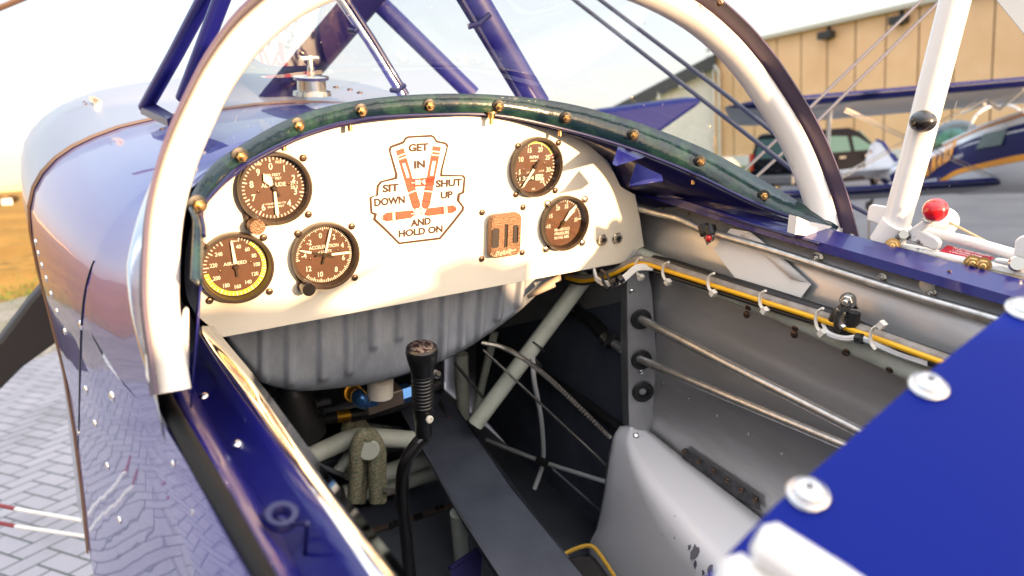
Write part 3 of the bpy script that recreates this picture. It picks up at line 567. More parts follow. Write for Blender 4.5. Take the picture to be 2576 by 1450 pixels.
# ---- fuselage skin
PROF = [(0, 0), (.15, -.003), (.29, -.010), (.42, -.016), (.55, -.026), (.66, -.038), (.75, -.054), (.82, -.070), (.88, -.090), (.93, -.115), (.965, -.142), (.99, -.178), (1.0, -.225), (1.0, -.30), (.99, -.40), (.98, -.52), (.985, -.65), (1.0, -.80), (1.02, -.95)]
def half(y): t_ = max(0, min(1, (y + 0.29) / 1.04)); return 0.415 + 0.087 * (1 - (1 - t_) ** 1.35)
def ztop(y): return 0.170 - 0.075 * max(0, y) / 0.75 if y > 0 else 0.170
def section(y, grow=0.0, scale=1.0, zc=-0.3):
    a = half(y) * scale + grow; z0 = ztop(y) + grow
    L = [V((CX - a * p, y, zc + (z0 + q - zc) * scale)) for p, q in PROF]
    return L
def full(L): return [V((2 * CX - p.x, p.y, p.z)) for p in L[::-1]] + L[1:]
ysk = [-0.0 + 0.05 * i for i in range(16)]
mb = MB(); mb.grid([full(section(y)) for y in ysk]); fus = part("fuselage_skin", mb, SKIN, bi, angle=60)
# sides behind the windscreen: below the sill
def sidez(y): return lerp(-0.045, 0.03, max(0, min(1, (-0.2 - y) / 0.4))) if y < -0.2 else lerp(-0.075, -0.045, max(0, -y) / 0.2)
for sd in (1,):
    rows = []
    for i in range(24):
        y = 0.0 - i * 0.07; a = half(y); zt = sidez(y) if y < -0.01 else -0.06
        zs = [zt] + [z for z in (-0.12, -0.2, -0.3, -0.4, -0.52, -0.65, -0.8, -0.95)]
        def xa(z): # same side profile as the skin
            zz = z - ztop(0)
            for (p0, q0), (p1, q1) in zip(PROF[8:], PROF[9:]):
                if q1 <= zz <= q0: return lerp(p0, p1, (zz - q0) / (q1 - q0))
            return 1.0
        rows.append([V((CX - a * xa(z) + (0.0), y, z)) for z in zs])
    mb = MB(); mb.grid(rows); mb.grid([[V((2 * CX - p.x, p.y, p.z)) for p in r] for r in rows]); part("side_skin", mb, SKIN, fus, angle=60)
rows = []
for y, hw_, zt_ in ((-1.35, .30, .02), (-1.36, .36, .30), (-1.42, .38, .335), (-1.7, .36, .31), (-2.2, .28, .22), (-3.0, .14, .08)):
    rows.append([V((CX + hw_ * math.cos(a), y, -.55 if k_ in (0, 18) else max(-.05, -.05 + (zt_ + .05) * math.sin(a) ** .35))) for k_, a in enumerate([math.pi * i / 18 for i in range(19)])])
tdk = part("turtledeck", MB().grid(rows), BLUE, bi, angle=60)  # out of view; height and square shoulders set to shade tank and lower panel
for sd in (1, -1):
    part("rear_cockpit_side", MB().grid([[V((CX + sd * a, y, z)) for y, a, z in ((-.88, .415, .10), (-1.0, .415, .17), (-1.15, .41, .25), (-1.3, .40, .31), (-1.45, .39, .34))], [V((CX + sd * a, y, -.6)) for y, a in ((-.88, .405), (-1.05, .405), (-1.22, .40), (-1.36, .39), (-1.45, .38))]]), BLUE, tdk, solid=.002)  # unseen sides, added and raised to block sun from the fuel tank
# raised lip at the cowl joint
LIP = part("cowl_lip", MB().grid([full(section(0.742, 0.001)), full(section(0.745, 0.0045)), full(section(0.757, 0.005)), full(section(0.760, 0.0))]), COPPER, bi, angle=60)
# engine cowl
rows = [full(section(0.757, 0.004))]
for y, sc in ((0.80, 1.0), (0.95, 1.012), (1.1, 1.01), (1.22, .985), (1.34, .93), (1.43, .85), (1.48, .74), (1.5, .60)): rows.append(full(section(min(y, 0.75), 0.004, sc, -0.25)))
for r, y in zip(rows[1:], (0.80, 0.95, 1.1, 1.22, 1.34, 1.43, 1.48, 1.5)):
    for p in r: p.y = y; p.z += 0.028 * min(1, (y - .75) / .3)
COWLM = mat("cowl_pale_paint", (0.24, 0.24, 0.27), 0.3, coat=0.35, bump=(4, 0.03, 1))
cow = part("engine_cowl", MB().grid(rows), COWLM, bi, angle=60)
# propeller blade low on the left
pr = part("propeller_blade", MB().prism([W(u, v, y=1.72) for u, v in ((-60, 905), (0, 858), (70, 765), (135, 690), (150, 860), (60, 925), (0, 985), (-60, 1010))], (0, 0.05, 0.01)), PROPM, bi, bevel=0.01)
# ray hits on the skin, for rivets and sheet edges
bm_ = MB(); bm_.grid([full(section(y)) for y in ysk]); bm_.grid(rows0 if False else [full(section(y)) for y in ysk[-2:]])
sk = MB(); sk.grid([full(section(y)) for y in [-0.0 + 0.025 * i for i in range(31)]])
bvh = BVHTree.FromPolygons([tuple(p) for p in sk.v], sk.f)
rows2 = []
for i in range(24):
    y = 0.0 - i * 0.03; a = half(y); zt = sidez(y) if y < -0.01 else -0.06; rows2.append([V((CX - a * 1.0, y, z)) for z in (zt, -0.3, -0.6, -0.95)])
sk2 = MB(); sk2.grid(rows2); bvh2 = BVHTree.FromPolygons([tuple(p) for p in sk2.v], sk2.f)
def hit(u, v):
    r = ray(u, v).normalized(); a = bvh.ray_cast(CAM, r); b = bvh2.ray_cast(CAM, r)
    h = min([q for q in (a, b) if q[0]], key=lambda q: q[3], default=None)
    if not h: return None
    n = h[1] if h[1].dot(r) < 0 else -h[1]; return h[0], n
# prototype meshes for screws
def dome_screw(r, slot=True, h=0.45):
    mb = MB(); mb.lathe([(r, 0)] + [(r * math.cos(a), r * h * math.sin(a) + 0.0003) for a in [R(5 + 14 * i) for i in range(6)]] + [(0.0005, r * h)], None, 20, False, False)
    return mb
m_riv = dome_screw(0.0052).mesh("rivet", CHROME)
def cross_mesh(r):
    mb = MB(); z = r * 0.46; 
    for a in (0.3, 0.3 + math.pi / 2): mb.box((0, 0, z), (r * 1.0, r * 0.2, r * 0.06), Matrix.Rotation(a, 3, 'Z'))
    return mb
def put(name, me, parent, pos, zdir, up=(0, 0, 1), label=None, roll=0.0, scale=1.0):
    return part(name, me, None, parent, label, local=frame(pos, zdir, up) @ Matrix.Rotation(roll, 4, 'Z') @ Matrix.Scale(scale, 4))
RIV = [(90, 609), (97, 638), (106, 668), (117, 701), (129, 740), (144, 784), (164, 834), (205, 818), (217, 980), (283, 998), (240, 1066), (198, 1088), (271, 1173), (190, 1258), (301, 1309)]
for i, (u, v) in enumerate(RIV):
    h = hit(u, v)
    if h: put("cowl_screw", m_riv, fus, h[0], h[1], scale=1.0 if i < 7 else 1.15)
m_dk = dome_screw(0.005).mesh("dark_rivet", SCREW)
for u, v in ((263, 613), (292, 596), (313, 636), (340, 680), (408, 325)):
    h = hit(u, v)
    if h: put("skin_rivet", m_dk, fus, h[0], h[1])
for u, v in ((436, 1167), (488, 1292), (480, 994)):
    h = hit(u, v)
    if h: put("cowl_screw", m_riv, fus, h[0], h[1], scale=0.6)
def on_skin(pts, n=40, lift=0.0):
    out = []
    for p in smooth_curve([(u, v, 0) for u, v in pts], n):
        h = hit(p.x, p.y)
        if h: out.append(h[0] + h[1] * lift)
    return out
edge = on_skin([(372, 492), (330, 530), (290, 573), (258, 622), (232, 672), (214, 740), (206, 820), (203, 900), (201, 966), (198, 1083), (193, 1180), (190, 1266), (192, 1330), (200, 1440)], 60, 0.0005)
part("sheet_edge", MB().tube(edge, 0.0011, 8), BLACK, fus)
# hinge on the cowl top with screws
for k_, (r_, m_, col) in enumerate(((0.0035, None, SCREW),)):
    mb = MB()
    for i in range(12):
        t_ = i / 11; p = W(lerp(232, 288, t_), lerp(248, 285, t_), y=0.98); mb.box(p, (0.012, 0.02, 0.010))
    part("hinge", mb, STEEL, cow)
for i in range(9):
    t_ = i / 8; put("hinge_rivet", m_dk, cow, W(lerp(212, 250, t_), lerp(257, 295, t_), y=1.0), (-0.4, -0.3, 0.85), scale=0.55)
# fuel filler cap on the deck
fc = W(785, 232, z=0.142); fm4 = Matrix.Translation(fc) @ Matrix.Scale(.58, 4)
cap = part("filler_neck", MB().lathe([(0.058, -0.01), (0.056, 0.003), (0.044, 0.005), (0.043, 0.034), (0.052, 0.036), (0.054, 0.044), (0.050, 0.047), (0.012, 0.050), (0.010, 0.075), (0.007, 0.078), (0.0, 0.079)], fm4, 32, False, False), STEEL, bi)
part("cap_handle", MB().box(fc + V((0, 0, 0.052)), (0.008, 0.008, 0.020)).tube([fc + V((-0.017, 0, 0.057)), fc + V((0.017, 0.004, 0.057))], 0.0042, 10), STEEL, cap, bevel=0.002)
mb = MB()
for u, v in ((845, 222), (880, 228), (905, 236)): mb.lathe([(0.006, 0), (0.005, 0.003), (0.0005, 0.004)], Matrix.Translation(W(u, v, z=0.135)), 12, False, False)
part("deck_screw", mb, SCREW, fus)

# ---- cabane struts, wires
part("cabane_strut", MB().tube([W(1352, 268, d=1.30), W(1262, 118, d=1.24), W(1150, -70, d=1.16), W(985, -340, d=1.08)], 0.0245, 16, ell=0.55, up=(0.7, -0.2, 0)), BLUE, bi, "thick blue cabane strut with a clamp")
cl = bi.children[-1]
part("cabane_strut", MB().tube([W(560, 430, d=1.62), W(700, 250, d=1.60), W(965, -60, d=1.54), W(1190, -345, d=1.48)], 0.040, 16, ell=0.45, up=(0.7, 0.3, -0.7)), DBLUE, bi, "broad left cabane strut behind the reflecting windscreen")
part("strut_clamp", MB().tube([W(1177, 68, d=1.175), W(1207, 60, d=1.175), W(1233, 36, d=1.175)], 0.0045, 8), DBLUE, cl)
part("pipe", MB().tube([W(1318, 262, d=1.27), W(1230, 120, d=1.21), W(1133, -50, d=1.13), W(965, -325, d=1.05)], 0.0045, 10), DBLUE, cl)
part("cabane_strut", MB().tube([W(1190, 240, d=1.75), W(930, -15, d=1.65), W(600, -340, d=1.55)], 0.021, 14, ell=0.5, up=(0.7, -0.2, 0)), BLUE, bi, "slim blue cabane strut")
bt = part("brace_tube", MB().tube([W(1012, 240, d=1.5), W(925, 100, d=1.45), W(830, -40, d=1.4), W(650, -330, d=1.33)], 0.0095, 14), POLISH, bi, "bright brace tube")
part("pipe", MB().tube([W(1022, 240, d=1.5), W(937, 100, d=1.45), W(845, -40, d=1.4), W(665, -330, d=1.33)], 0.0075, 12), DBLUE, bt)
for u, v in ((893, 72), (1000, 222)): part("tube_clamp", MB().tube([W(u - 16, v + 5, d=1.44), W(u, v + 8, d=1.43), W(u + 18, v - 8, d=1.44)], 0.005, 8), DBLUE, bt)
part("cabane_strut", MB().tube([W(366, 272, d=1.32), W(440, 140, d=1.22), W(525, -20, d=1.12), W(700, -340, d=0.98)], 0.0125, 14, ell=1.0), BLUE, bi, "left front blue strut")
part("cabane_strut", MB().tube([W(462, 250, d=1.15), W(510, 125, d=1.1), W(572, -40, d=1.05), W(690, -355, d=0.97)], 0.0125, 14), BLUE, bi, "left rear blue strut")
part("strut_fitting", MB().prism([W(352, 270, d=1.31), W(385, 258, d=1.31), W(440, 290, d=1.2), W(420, 300, d=1.2)], (0, 0, -0.012)), DBLUE, bi)
for a, b_ in (((440, -5), (2205, 552)), ((1505, -5), (2040, 412))): pass
WIRE = mat("streamlined_wire_steel", (0.07, 0.08, 0.12), 0.6, 0.1)
for pts in ([(1050, -300), (1438, -5), (1718, 213), (2036, 461), (2197, 545)], [(1110, -300), (1503, -5), (1811, 227), (2040, 409)]):
    part("flying_wire", MB().tube([W(u, v, d=1.75 - 0.25 * (u - 1440) / 600) for u, v in pts], 0.0050, 10, ell=0.6, up=(0, 0, 1)), WIRE, bi)
for pts in ([(2650, -318), (2330, -10), (2041, 268), (1871, 431), (1720, 576)], [(2700, -325), (2372, -5), (2056, 306), (1895, 452), (1760, 578)]):
    part("landing_wire", MB().tube([W(u, v, d=1.9) for u, v in pts], 0.0046, 10, ell=0.7), WIRE, bi)
part("lead_wire", MB().tube([W(-20, 28, d=2.2), W(85, -15, d=2.2)], 0.009, 8), COPPER, bi)
WRW = mat("white_wire_sleeve", (0.75, 0.72, 0.66), 0.4)
for v0, v1 in ((1273, 1312), (1318, 1350)):
    wr = part("bracing_wire", MB().tube([W(40, lerp(v0, v1, .2), d=1.9), W(230, v1 + 2, d=1.75)], 0.0052, 10), WRW, bi)
    part("wire_end", MB().tube([W(-40, v0 - 9, d=1.95), W(42, lerp(v0, v1, .2), d=1.9)], 0.0054, 10), mat("maroon_sleeve", (0.22, 0.02, 0.02), 0.4) if v0 < 1300 else MATS["maroon_sleeve"], wr)

# ---- windscreen: base curve (bolts), strip, glass, hoop
BP = [(-0.290, -.285, -.030), (-0.272, -.262, .045), (-.233, -.196, .119), (-.180, -.124, .143), (-.106, -.066, .162), (-.021, -.024, .170), (.076, -.004, .171), (.175, -.004, .167), (.270, -.024, .151), (.356, -.066, .129), (.430, -.124, .099), (.483, -.196, .060), (.522, -.262, .030), (.540, -.300, .012)]
base = smooth_curve(BP, 105)
HT = 0.5
AXH = V((0, 1, -HT)).normalized()
HPR = [(.419, .012), (.418, .036), (.416, .071), (.409, .106), (.399, .141), (.383, .176), (.361, .211), (.335, .246), (.299, .281), (.245, .315), (.165, .343), (.08, .356)]
HPTS = [V((CX - a, -0.32 + HT * z, z)) for a, z in HPR] + [V((CX, -0.32 + HT * .359, .359))] + [V((CX + a, -0.32 + HT * z, z)) for a, z in HPR[::-1]] + [V((CX + .419, -.32 - HT * .01, -.01))]
def hoop_curve(inset=0.0, dy=0.0, n=97):
    c = V((CX, -.25, .12)); return [p + AXH * (.034 + dy) - (p - c).normalized() * inset for p in smooth_curve(HPTS, n)]
H0 = hoop_curve(0.004, 0.0)
mb = MB(); rows = []
NG = 100
BULGE = 0.011
Hs = smooth_curve(H0[::4], NG + 1); Bs0 = smooth_curve(BP, NG + 1); Bs = []
for i, p in enumerate(Bs0):                                               # the glass stands just ahead of the bolted strip
    t_ = Bs0[min(i + 1, NG)] - Bs0[max(i - 1, 0)]; n_ = V((-t_.y, t_.x, 0)).normalized()
    if n_.dot(p - V((CX, -.45, 0))) < 0: n_ = -n_
    Bs.append(p + n_ * 0.030 * min(1, 3 * math.sin(math.pi * i / NG)))
outw = []
for i in range(NG + 1):
    tb = Bs[min(i + 1, NG)] - Bs[max(i - 1, 0)]; n_ = tb.cross(Hs[i] - Bs[i]).normalized()
    outw.append(n_ if n_.dot(Bs[i] - V((CX, -.45, 0))) > 0 else -n_)
for j in range(21):
    q = -0.35 + 1.35 * j / 20; rows.append([lerp(b_, h_, q) + o_ * (BULGE * (1 - (2 * j / 20 - 1) ** 2) * min(1, 3 * math.sin(math.pi * i / NG))) for i, (b_, h_, o_) in enumerate(zip(Bs, Hs, outw))])
scr = part("windscreen", mb.grid(rows), GLASS, bi, angle=80)
def fairing(sd):
    n = 30; A = []; Bq = []
    sec = [p for p in section(0.0) if p.z > -.075][::-1]                     # side up to the top, left half
    sc_ = smooth_curve(sec, n); gb_ = [p + V((0, 0, -.016)) for p in (Bs[:46:5] if sd < 0 else Bs[::-1][:46:5])]; bb = smooth_curve(gb_, n)
    if sd > 0: sc_ = [V((2 * CX - p.x, p.y, p.z)) for p in sc_]
    return MB().grid([[lerp(a, b_, q) + V((0, 0, -.004 * math.sin(math.pi * q) - .0015 * q)) for a, b_ in zip(sc_, bb)] for q in [j / 8 for j in range(9)]])
for sd in (-1, 1): part("windscreen_fairing", fairing(sd), SKIN, fus, angle=60)
# strip along the bottom of the windscreen
STRIP = [(-.285, (480, 700), (506, 720)), (-.235, (487, 560), (512, 590)), (-.196, (478, 505), (508, 528)), (-.16, (520, 432), (552, 468)), (-.124, (582, 380), (618, 412)), (-.066, (742, 293), (768, 338)), (-.024, (902, 253), (914, 300)), (-.004, (1080, 237), (1080, 289)), (-.004, (1258, 240), (1250, 291)), (-.024, (1432, 262), (1414, 324)), (-.066, (1606, 310), (1580, 372)), (-.124, (1780, 379), (1742, 436)), (-.196, (1945, 470), (1900, 512)), (-.262, (2060, 540), (2040, 566)), (-.29, (2110, 572), (2095, 592))]
up_ = smooth_curve([W(*a, y=y) for y, a, b_ in STRIP], 90); lo_ = smooth_curve([W(*b_, y=y - 0.004) for y, a, b_ in STRIP], 90)
strip = part("windscreen_strip", MB().grid([up_, [lerp(a, b_, .5) for a, b_ in zip(up_, lo_)], lo_]), STRIPM, bi, solid=0.002, angle=20)
part("strip_lip", MB().tube(lo_[6:], 0.0022, 8), DBLUE, strip)
def hexnut(r, h): 
    mb = MB(); mb.lathe([(r * 1.35, 0), (r * 1.35, h * 0.22)], None, 20); mb.lathe([(r, h * 0.22), (r, h * 0.8), (r * .85, h * .9)], None, 6); mb.lathe([(r * .45, h * .9), (r * .45, h * 1.5), (r * .3, h * 1.6)], None, 12); return mb
m_nut = hexnut(0.0052, 0.0080).mesh("strip_nut", BRASS); m_was = MB().lathe([(0.0082, -0.001), (0.0082, 0.0016), (0.006, 0.0022)], None, 20).mesh("washer", BLACK)
for (u, v), y in zip(((1079, 266), (1253, 268), (907, 279), (1423, 297), (748, 316), (1593, 340), (602, 393), (1760, 406), (495, 515), (1920, 492)), (-.004, -.004, -.024, -.024, -.066, -.066, -.124, -.124, -.196, -.196)):
    p = W(u, v, y=y - 0.004); nn_ = (CAM - p).normalized() * 0.5 + V((CX - p.x, -0.8, -0.15)).normalized() * 0.7
    nt_ = put("strip_nut", m_nut, strip, p, nn_); put("washer", m_was, strip, p, nn_)
# short bolts hanging under the coaming
for u, v, y in ((713, 354, -.03), (880, 306, -.012), (1236, 292, -.012), (1409, 322, -.02), (1583, 375, -.06), (1745, 444, -.12)):
    p = W(u, v, y=y); part("coaming_bolt", MB().lathe([(0.0075, 0.005), (0.0075, 0.003), (0.005, 0.003), (0.0045, -0.003), (0.0028, -0.003), (0.0028, -0.011)], frame(p, (0.05, 0.1, 1)), 12), BRASS, strip)
# hoop: white tube with a trim strip outside it
def offset_section(curve, cen, pts2):                                      # pts2: (radial outwards, axial) section swept along the curve
    rows = []
    ax = AXH
    for i, p in enumerate(curve):
        tg = (curve[min(i + 1, len(curve) - 1)] - curve[max(i - 1, 0)]).normalized(); rd = ax.cross(tg).normalized()
        if rd.dot(p - cen) < 0: rd = -rd
        rows.append([p + rd * a + ax * b_ for a, b_ in pts2])
    return rows
cen = V((CX, -0.25, 0.1))
sec_w = [(-0.003, -0.011), (-0.008, -0.0155), (-0.015, -0.017), (-0.022, -0.0155), (-0.027, -0.010), (-0.029, 0.005), (-0.027, 0.013), (-0.021, 0.018), (-0.010, 0.020), (-0.003, 0.017), (-0.003, -0.011)]
Hc = hoop_curve(0.0, 0.0, 97)
hoop = part("windscreen_frame", MB().grid(offset_section(Hc, cen, sec_w)), WHITE, bi, "white windscreen frame", angle=50)
part("frame_trim", MB().grid(offset_section(Hc, cen, [(-0.003, -0.034), (-0.0005, -0.034), (-0.0005, 0.022), (-0.003, 0.022), (-0.003, -0.034)])), TRIM, hoop)
# end bracket, left
part("frame_foot", MB().prism([W(u, v, y=-0.275) for u, v in ((368, 900), (452, 850), (466, 790), (476, 778), (477, 930), (440, 955), (384, 974), (370, 958))], (0, 0.010, 0)), WHITE, hoop, bevel=0.002)
part("frame_foot", MB().prism([W(u, v, y=-0.285) for u, v in ((2040, 560), (2120, 575), (2150, 610), (2000, 590), (2005, 545))], (0, 0.012, 0)), WHITE, hoop)
p = W(1807, 7, y=-0.17); put("frame_hole", m_dk, hoop, p + V((-.004, -.006, 0)), (-.5, -.8, 0))

# ---- instrument panel
def PP(u, v, y=0.0): return W(u, v, y=y)
out = [(560, 850), (500, 800), (470, 740), (470, 640), (488, 560), (520, 500), (560, 455), (605, 418), (660, 383), (720, 353), (800, 326), (880, 308), (980, 296), (1080, 291), (1160, 291), (1240, 295), (1330, 306), (1410, 325), (1470, 355), (1515, 395), (1545, 435), (1562, 470), (1575, 478), (1598, 490), (1610, 550), (1621, 621), (1607, 627), (1596, 637), (1592, 657)]
pan = part("instrument_panel", MB().prism([PP(u, v) for u, v in out], (0, 0.003, 0)), PANEL, bi, bevel=0.0008)
# fuel shut-off face plate ring engraved on the panel
mb = MB(); c0 = PP(1272, 577)
mb.lathe([(0.0338, 0), (0.0338, 0.0005), (0.0330, 0.0005), (0.0330, 0)], frame(V((c0.x, -0.0006, c0.z)), (0, -1, 0)), 60, False, False); part("engraved_ring", mb, mat("faint_ring", (0.70, 0.66, 0.55), 0.5), pan)
m_sc = dome_screw(0.0043).mesh("panel_screw", SCREW); m_cr = cross_mesh(0.0043).mesh("cross_slot", BLACK)
m_scw = dome_screw(0.0058, h=0.55).mesh("bright_panel_screw", mat("bright_brass_screw", (0.75, 0.62, 0.50), 0.25, 1.0))
def pscrew(u, v, me=None, sc=1.0, lab=None):
    p = PP(u, v, -0.001); a = random.uniform(0, 1.5); o_ = put("panel_screw", me or m_sc, pan, p, (0, -1, 0), roll=a, scale=sc); put("cross_slot", m_cr, pan, p + V((0, -0.0002, 0)), (0, -1, 0), roll=a, scale=sc * (1.0 if me is None else 1.3))
for u, v in ((763, 398), (606, 382 + 34), (776, 540), (509, 618), (663, 598), (527, 757), (678, 734), (749, 588), (885, 570), (893, 699), (1303, 368), (1405, 360), (1298, 490), (1397, 480), (1213, 535), (1316, 522), (1212, 652), (1314, 636)): pscrew(u, v)
for u, v in ((1377, 513), (1471, 502), (1373, 627), (1464, 611)): pscrew(u, v, m_scw)
# jack sockets
for u, v in ((1513, 604), (1551, 599)):
    put("jack_socket", MB().lathe([(0.0098, 0), (0.0098, 0.0018)], None, 6).lathe([(0.0078, 0.0018), (0.0074, 0.0055), (0.0058, 0.0058), (0.0042, 0.0058), (0.0040, 0.001)], None, 20, True, True).mesh("jack_socket", STEEL), pan, PP(u, v, -0.0005), (0, -1, 0))
    put("jack_hole", MB().lathe([(0.0041, 0.0045), (0.001, 0.0046)], None, 16).mesh("jack_hole", BLACK), pan, PP(u, v, -0.0005), (0, -1, 0))
# fuel selector knob
kb = [(1236, 540), (1290, 534), (1297, 541), (1297, 625), (1287, 634), (1230, 640), (1221, 631), (1221, 552)]
kc = sum((PP(u, v) for u, v in kb), V()) / 8
hw, hh = 0.0245, 0.0305
def rrect(hw, hh, r, n=5): return [V((sx_ * (hw - r) + r * math.cos(a), 0, sz_ * (hh - r) + r * math.sin(a))) for sx_, sz_, a0 in ((1, 1, 0), (-1, 1, 90), (-1, -1, 180), (1, -1, 270)) for a in [R(a0 + 90 * i / n) for i in range(n + 1)]]
KM = mat("worn_bronze_casting", (0.11, 0.058, 0.032), 0.42, 0.4, var=(240, 0.40, 0.68), col2=(0.20, 0.115, 0.065), bump=(500, 0.25))
ks_ = part("fuel_selector", MB().prism([kc + p + V((0, -0.004, 0)) for p in rrect(hw, hh, 0.0085)], (0, -0.010, 0)), KM, bi, "bronze coloured square fuel selector with grip slots", bevel=0.0012)
DS = mat("dark_slot", (0.018, 0.012, 0.009), 0.6)
for dx, dz, w_, h_ in ((-0.0175, -0.001, 0.011, 0.0275), (0.0145, 0.001, 0.0065, 0.026), (-0.001, 0.0005, 0.003, 0.033)):
    part("grip_slot", MB().prism([kc + V((dx, -0.0143, dz)) + p for p in rrect(w_ / 2, h_ / 2, min(w_, h_) * 0.25, 3)], (0, -0.0008, 0)), DS, ks_)
part("grip_blade", MB().box(kc + V((0.0022, -0.0150, 0.0005)), (0.0032, 0.004, 0.032)), KM, ks_)
part("grip_blade", MB().box(kc + V((0.0195, -0.0150, 0.0005)), (0.0035, 0.004, 0.022)), KM, ks_)
mb = MB(); put_text(mb, "FUEL", kc + V((-0.0, -0.0146, 0.0235)), V((1, 0, 0)), V((0, 0, 1)), 0.005, 0.01); put_text(mb, "ON  OFF", kc + V((0.0, -0.0146, -0.0275)), V((1, 0, 0)), V((0, 0, 1)), 0.0055, 0.02)
mb.v = mb.v if False else mb.v
mb2 = MB()
for i in range(70):
    q = kc + V((random.gauss(0, 0.009), -0.0146, -0.0235 + random.gauss(0, 0.0022) + 0.0)); a = random.uniform(0.0005, 0.0014); mb2.add([q + V((a * math.cos(t_), 0, a * math.sin(t_))) for t_ in [random.uniform(0, .5) + k_ * 1.05 for k_ in range(6)]], [tuple(range(6))])
part("worn_patch", mb2, mat("worn_pale_metal", (0.62, 0.48, 0.36), 0.5, 0.3), ks_)

# ---- placard
def pk(cu, cv, y=-0.0012): return W(925.7 + cu * .19899, 328.7 + cv * .19899, y=y)
oo = [(510, 85), (800, 68), (838, 88), (870, 142), (985, 165), (1010, 200), (998, 250), (935, 500), (930, 566), (1195, 568), (1222, 600), (1215, 660), (1205, 790), (1150, 815), (1145, 885), (1203, 960), (1200, 1005), (1070, 1170), (910, 1365), (395, 1427), (250, 1280), (75, 1120), (90, 1060), (45, 1040), (33, 850), (60, 830), (118, 815), (125, 700), (170, 645), (350, 600), (355, 560), (270, 260), (285, 210), (445, 150), (470, 105)]
ii = [(515, 97), (800, 83), (826, 98), (855, 152), (972, 178), (990, 205), (980, 250), (915, 500), (905, 585), (1185, 584), (1205, 605), (1200, 655), (1187, 775), (1130, 797), (1115, 885), (1182, 965), (1180, 1000), (1055, 1160), (900, 1350), (400, 1412), (262, 1270), (100, 1115), (120, 1050), (58, 1030), (48, 858), (68, 842), (132, 825), (140, 708), (178, 660), (372, 615), (378, 560), (290, 262), (300, 222), (458, 165), (485, 115)]
_c = (620, 760)
oo = [(x + 15 * (x - _c[0]) / math.hypot(x - _c[0], y - _c[1]), y + 15 * (y - _c[1]) / math.hypot(x - _c[0], y - _c[1])) for x, y in oo]
plc = part("placard", MB().prism([pk(*q, y=-0.0006) for q in oo], (0, 0.0005, 0)), BROWN, bi, "cut-out placard with a printed red harness")
part("placard_face", MB().add([pk(*q, y=-0.0010) for q in ii], [tuple(range(len(ii)))]), DECAL, plc)
def poly(name, pts, m, y): return part(name, MB().add([pk(*q, y=y) for q in pts], [tuple(range(len(pts)))]), m, plc)
belts = MB(); lines = MB(); bucks = MB(); dks = MB()
def bl_(mb, pts, y): mb.add([pk(*q, y=y) for q in pts], [tuple(range(len(pts)))])
def stroke(mb, pts, w_, y, closed=False):
    P = pts + ([pts[0]] if closed else [])
    for a, b_ in zip(P, P[1:]):
        d = math.hypot(b_[0] - a[0], b_[1] - a[1]) or 1; nx, ny = -(b_[1] - a[1]) / d * w_ / 2, (b_[0] - a[0]) / d * w_ / 2; ex_, ey_ = (b_[0] - a[0]) / d * w_ / 2, (b_[1] - a[1]) / d * w_ / 2
        mb.add([pk(a[0] + nx - ex_, a[1] + ny - ey_, y), pk(b_[0] + nx + ex_, b_[1] + ny + ey_, y), pk(b_[0] - nx + ex_, b_[1] - ny + ey_, y), pk(a[0] - nx - ex_, a[1] - ny - ey_, y)], [(0, 1, 2, 3)])
BL = [[(355, 258), (450, 222), (665, 945), (640, 985), (585, 995), (560, 960)], [(822, 197), (922, 212), (780, 945), (755, 985), (700, 985), (680, 950)], [(568, 612), (840, 590), (835, 690), (590, 712)], [(190, 1075), (235, 1040), (300, 1035), (560, 1008), (592, 1060), (545, 1105), (235, 1148), (200, 1130)], [(700, 1040), (760, 985), (1080, 945), (1110, 975), (1105, 1015), (1070, 1040), (760, 1080), (715, 1068)]]
for q in BL: bl_(belts, q, -0.0013); stroke(lines, q, 4, -0.0015, True)
part("printed_belt", belts, BELT, plc)
for q in ([(430, 420), (470, 408), (525, 575), (520, 600), (490, 600)], [(815, 385), (860, 385), (828, 570), (800, 575), (782, 565)], [(640, 740), (715, 735), (690, 880), (675, 900)]): bl_(bucks, q, -0.0016); stroke(lines, q, 4, -0.0018, True)
for q in ([(398, 400), (500, 380)], [(795, 355), (890, 362)], [(505, 790), (610, 745)], [(555, 915), (650, 893)], [(690, 890), (790, 900)], [(712, 735), (825, 755)], [(345, 1040), (372, 1130)], [(945, 965), (940, 1055)]): stroke(dks, q, 11, -0.0019)
for q in ([(510, 620), (570, 625)], [(495, 705), (585, 690)], [(760, 600), (830, 590)], [(740, 690), (800, 685)], [(580, 975), (650, 960)], [(690, 965), (770, 955)], [(225, 1085), (235, 1140)], [(1075, 960), (1085, 1020)], [(560, 1030), (570, 1080)], [(725, 1010), (735, 1070)]): stroke(dks, q, 6, -0.0019)
for q in ([(370, 330), (480, 290), (490, 330), (380, 370)], [(805, 262), (915, 272), (910, 318), (800, 305)], [(318, 1035), (335, 1035), (340, 1140), (322, 1140)], [(965, 960), (990, 945), (1000, 1055), (975, 1060)], [(502, 798), (612, 755)], [(712, 765), (820, 775)]): stroke(bucks, q, 15, -0.0020, len(q) > 2); stroke(lines, q, 3, -0.0022, len(q) > 2)
for q in ([(165, 1100), (190, 1078), (195, 1140)], [(1142, 985), (1112, 965), (1112, 1015)], [(598, 625), (665, 622), (668, 685), (600, 690)], [(672, 640), (722, 612), (730, 690), (690, 670)], [(590, 1008), (665, 985), (670, 1070), (592, 1075)], [(672, 1000), (745, 985), (712, 1070), (680, 1060)], [(600, 985), (670, 975), (672, 990), (600, 1005)], [(545, 655), (600, 655), (600, 668), (545, 668)], [(540, 1048), (592, 1046), (592, 1060), (540, 1060)]): bl_(bucks, q, -0.0021); stroke(lines, q, 5, -0.0023, True)
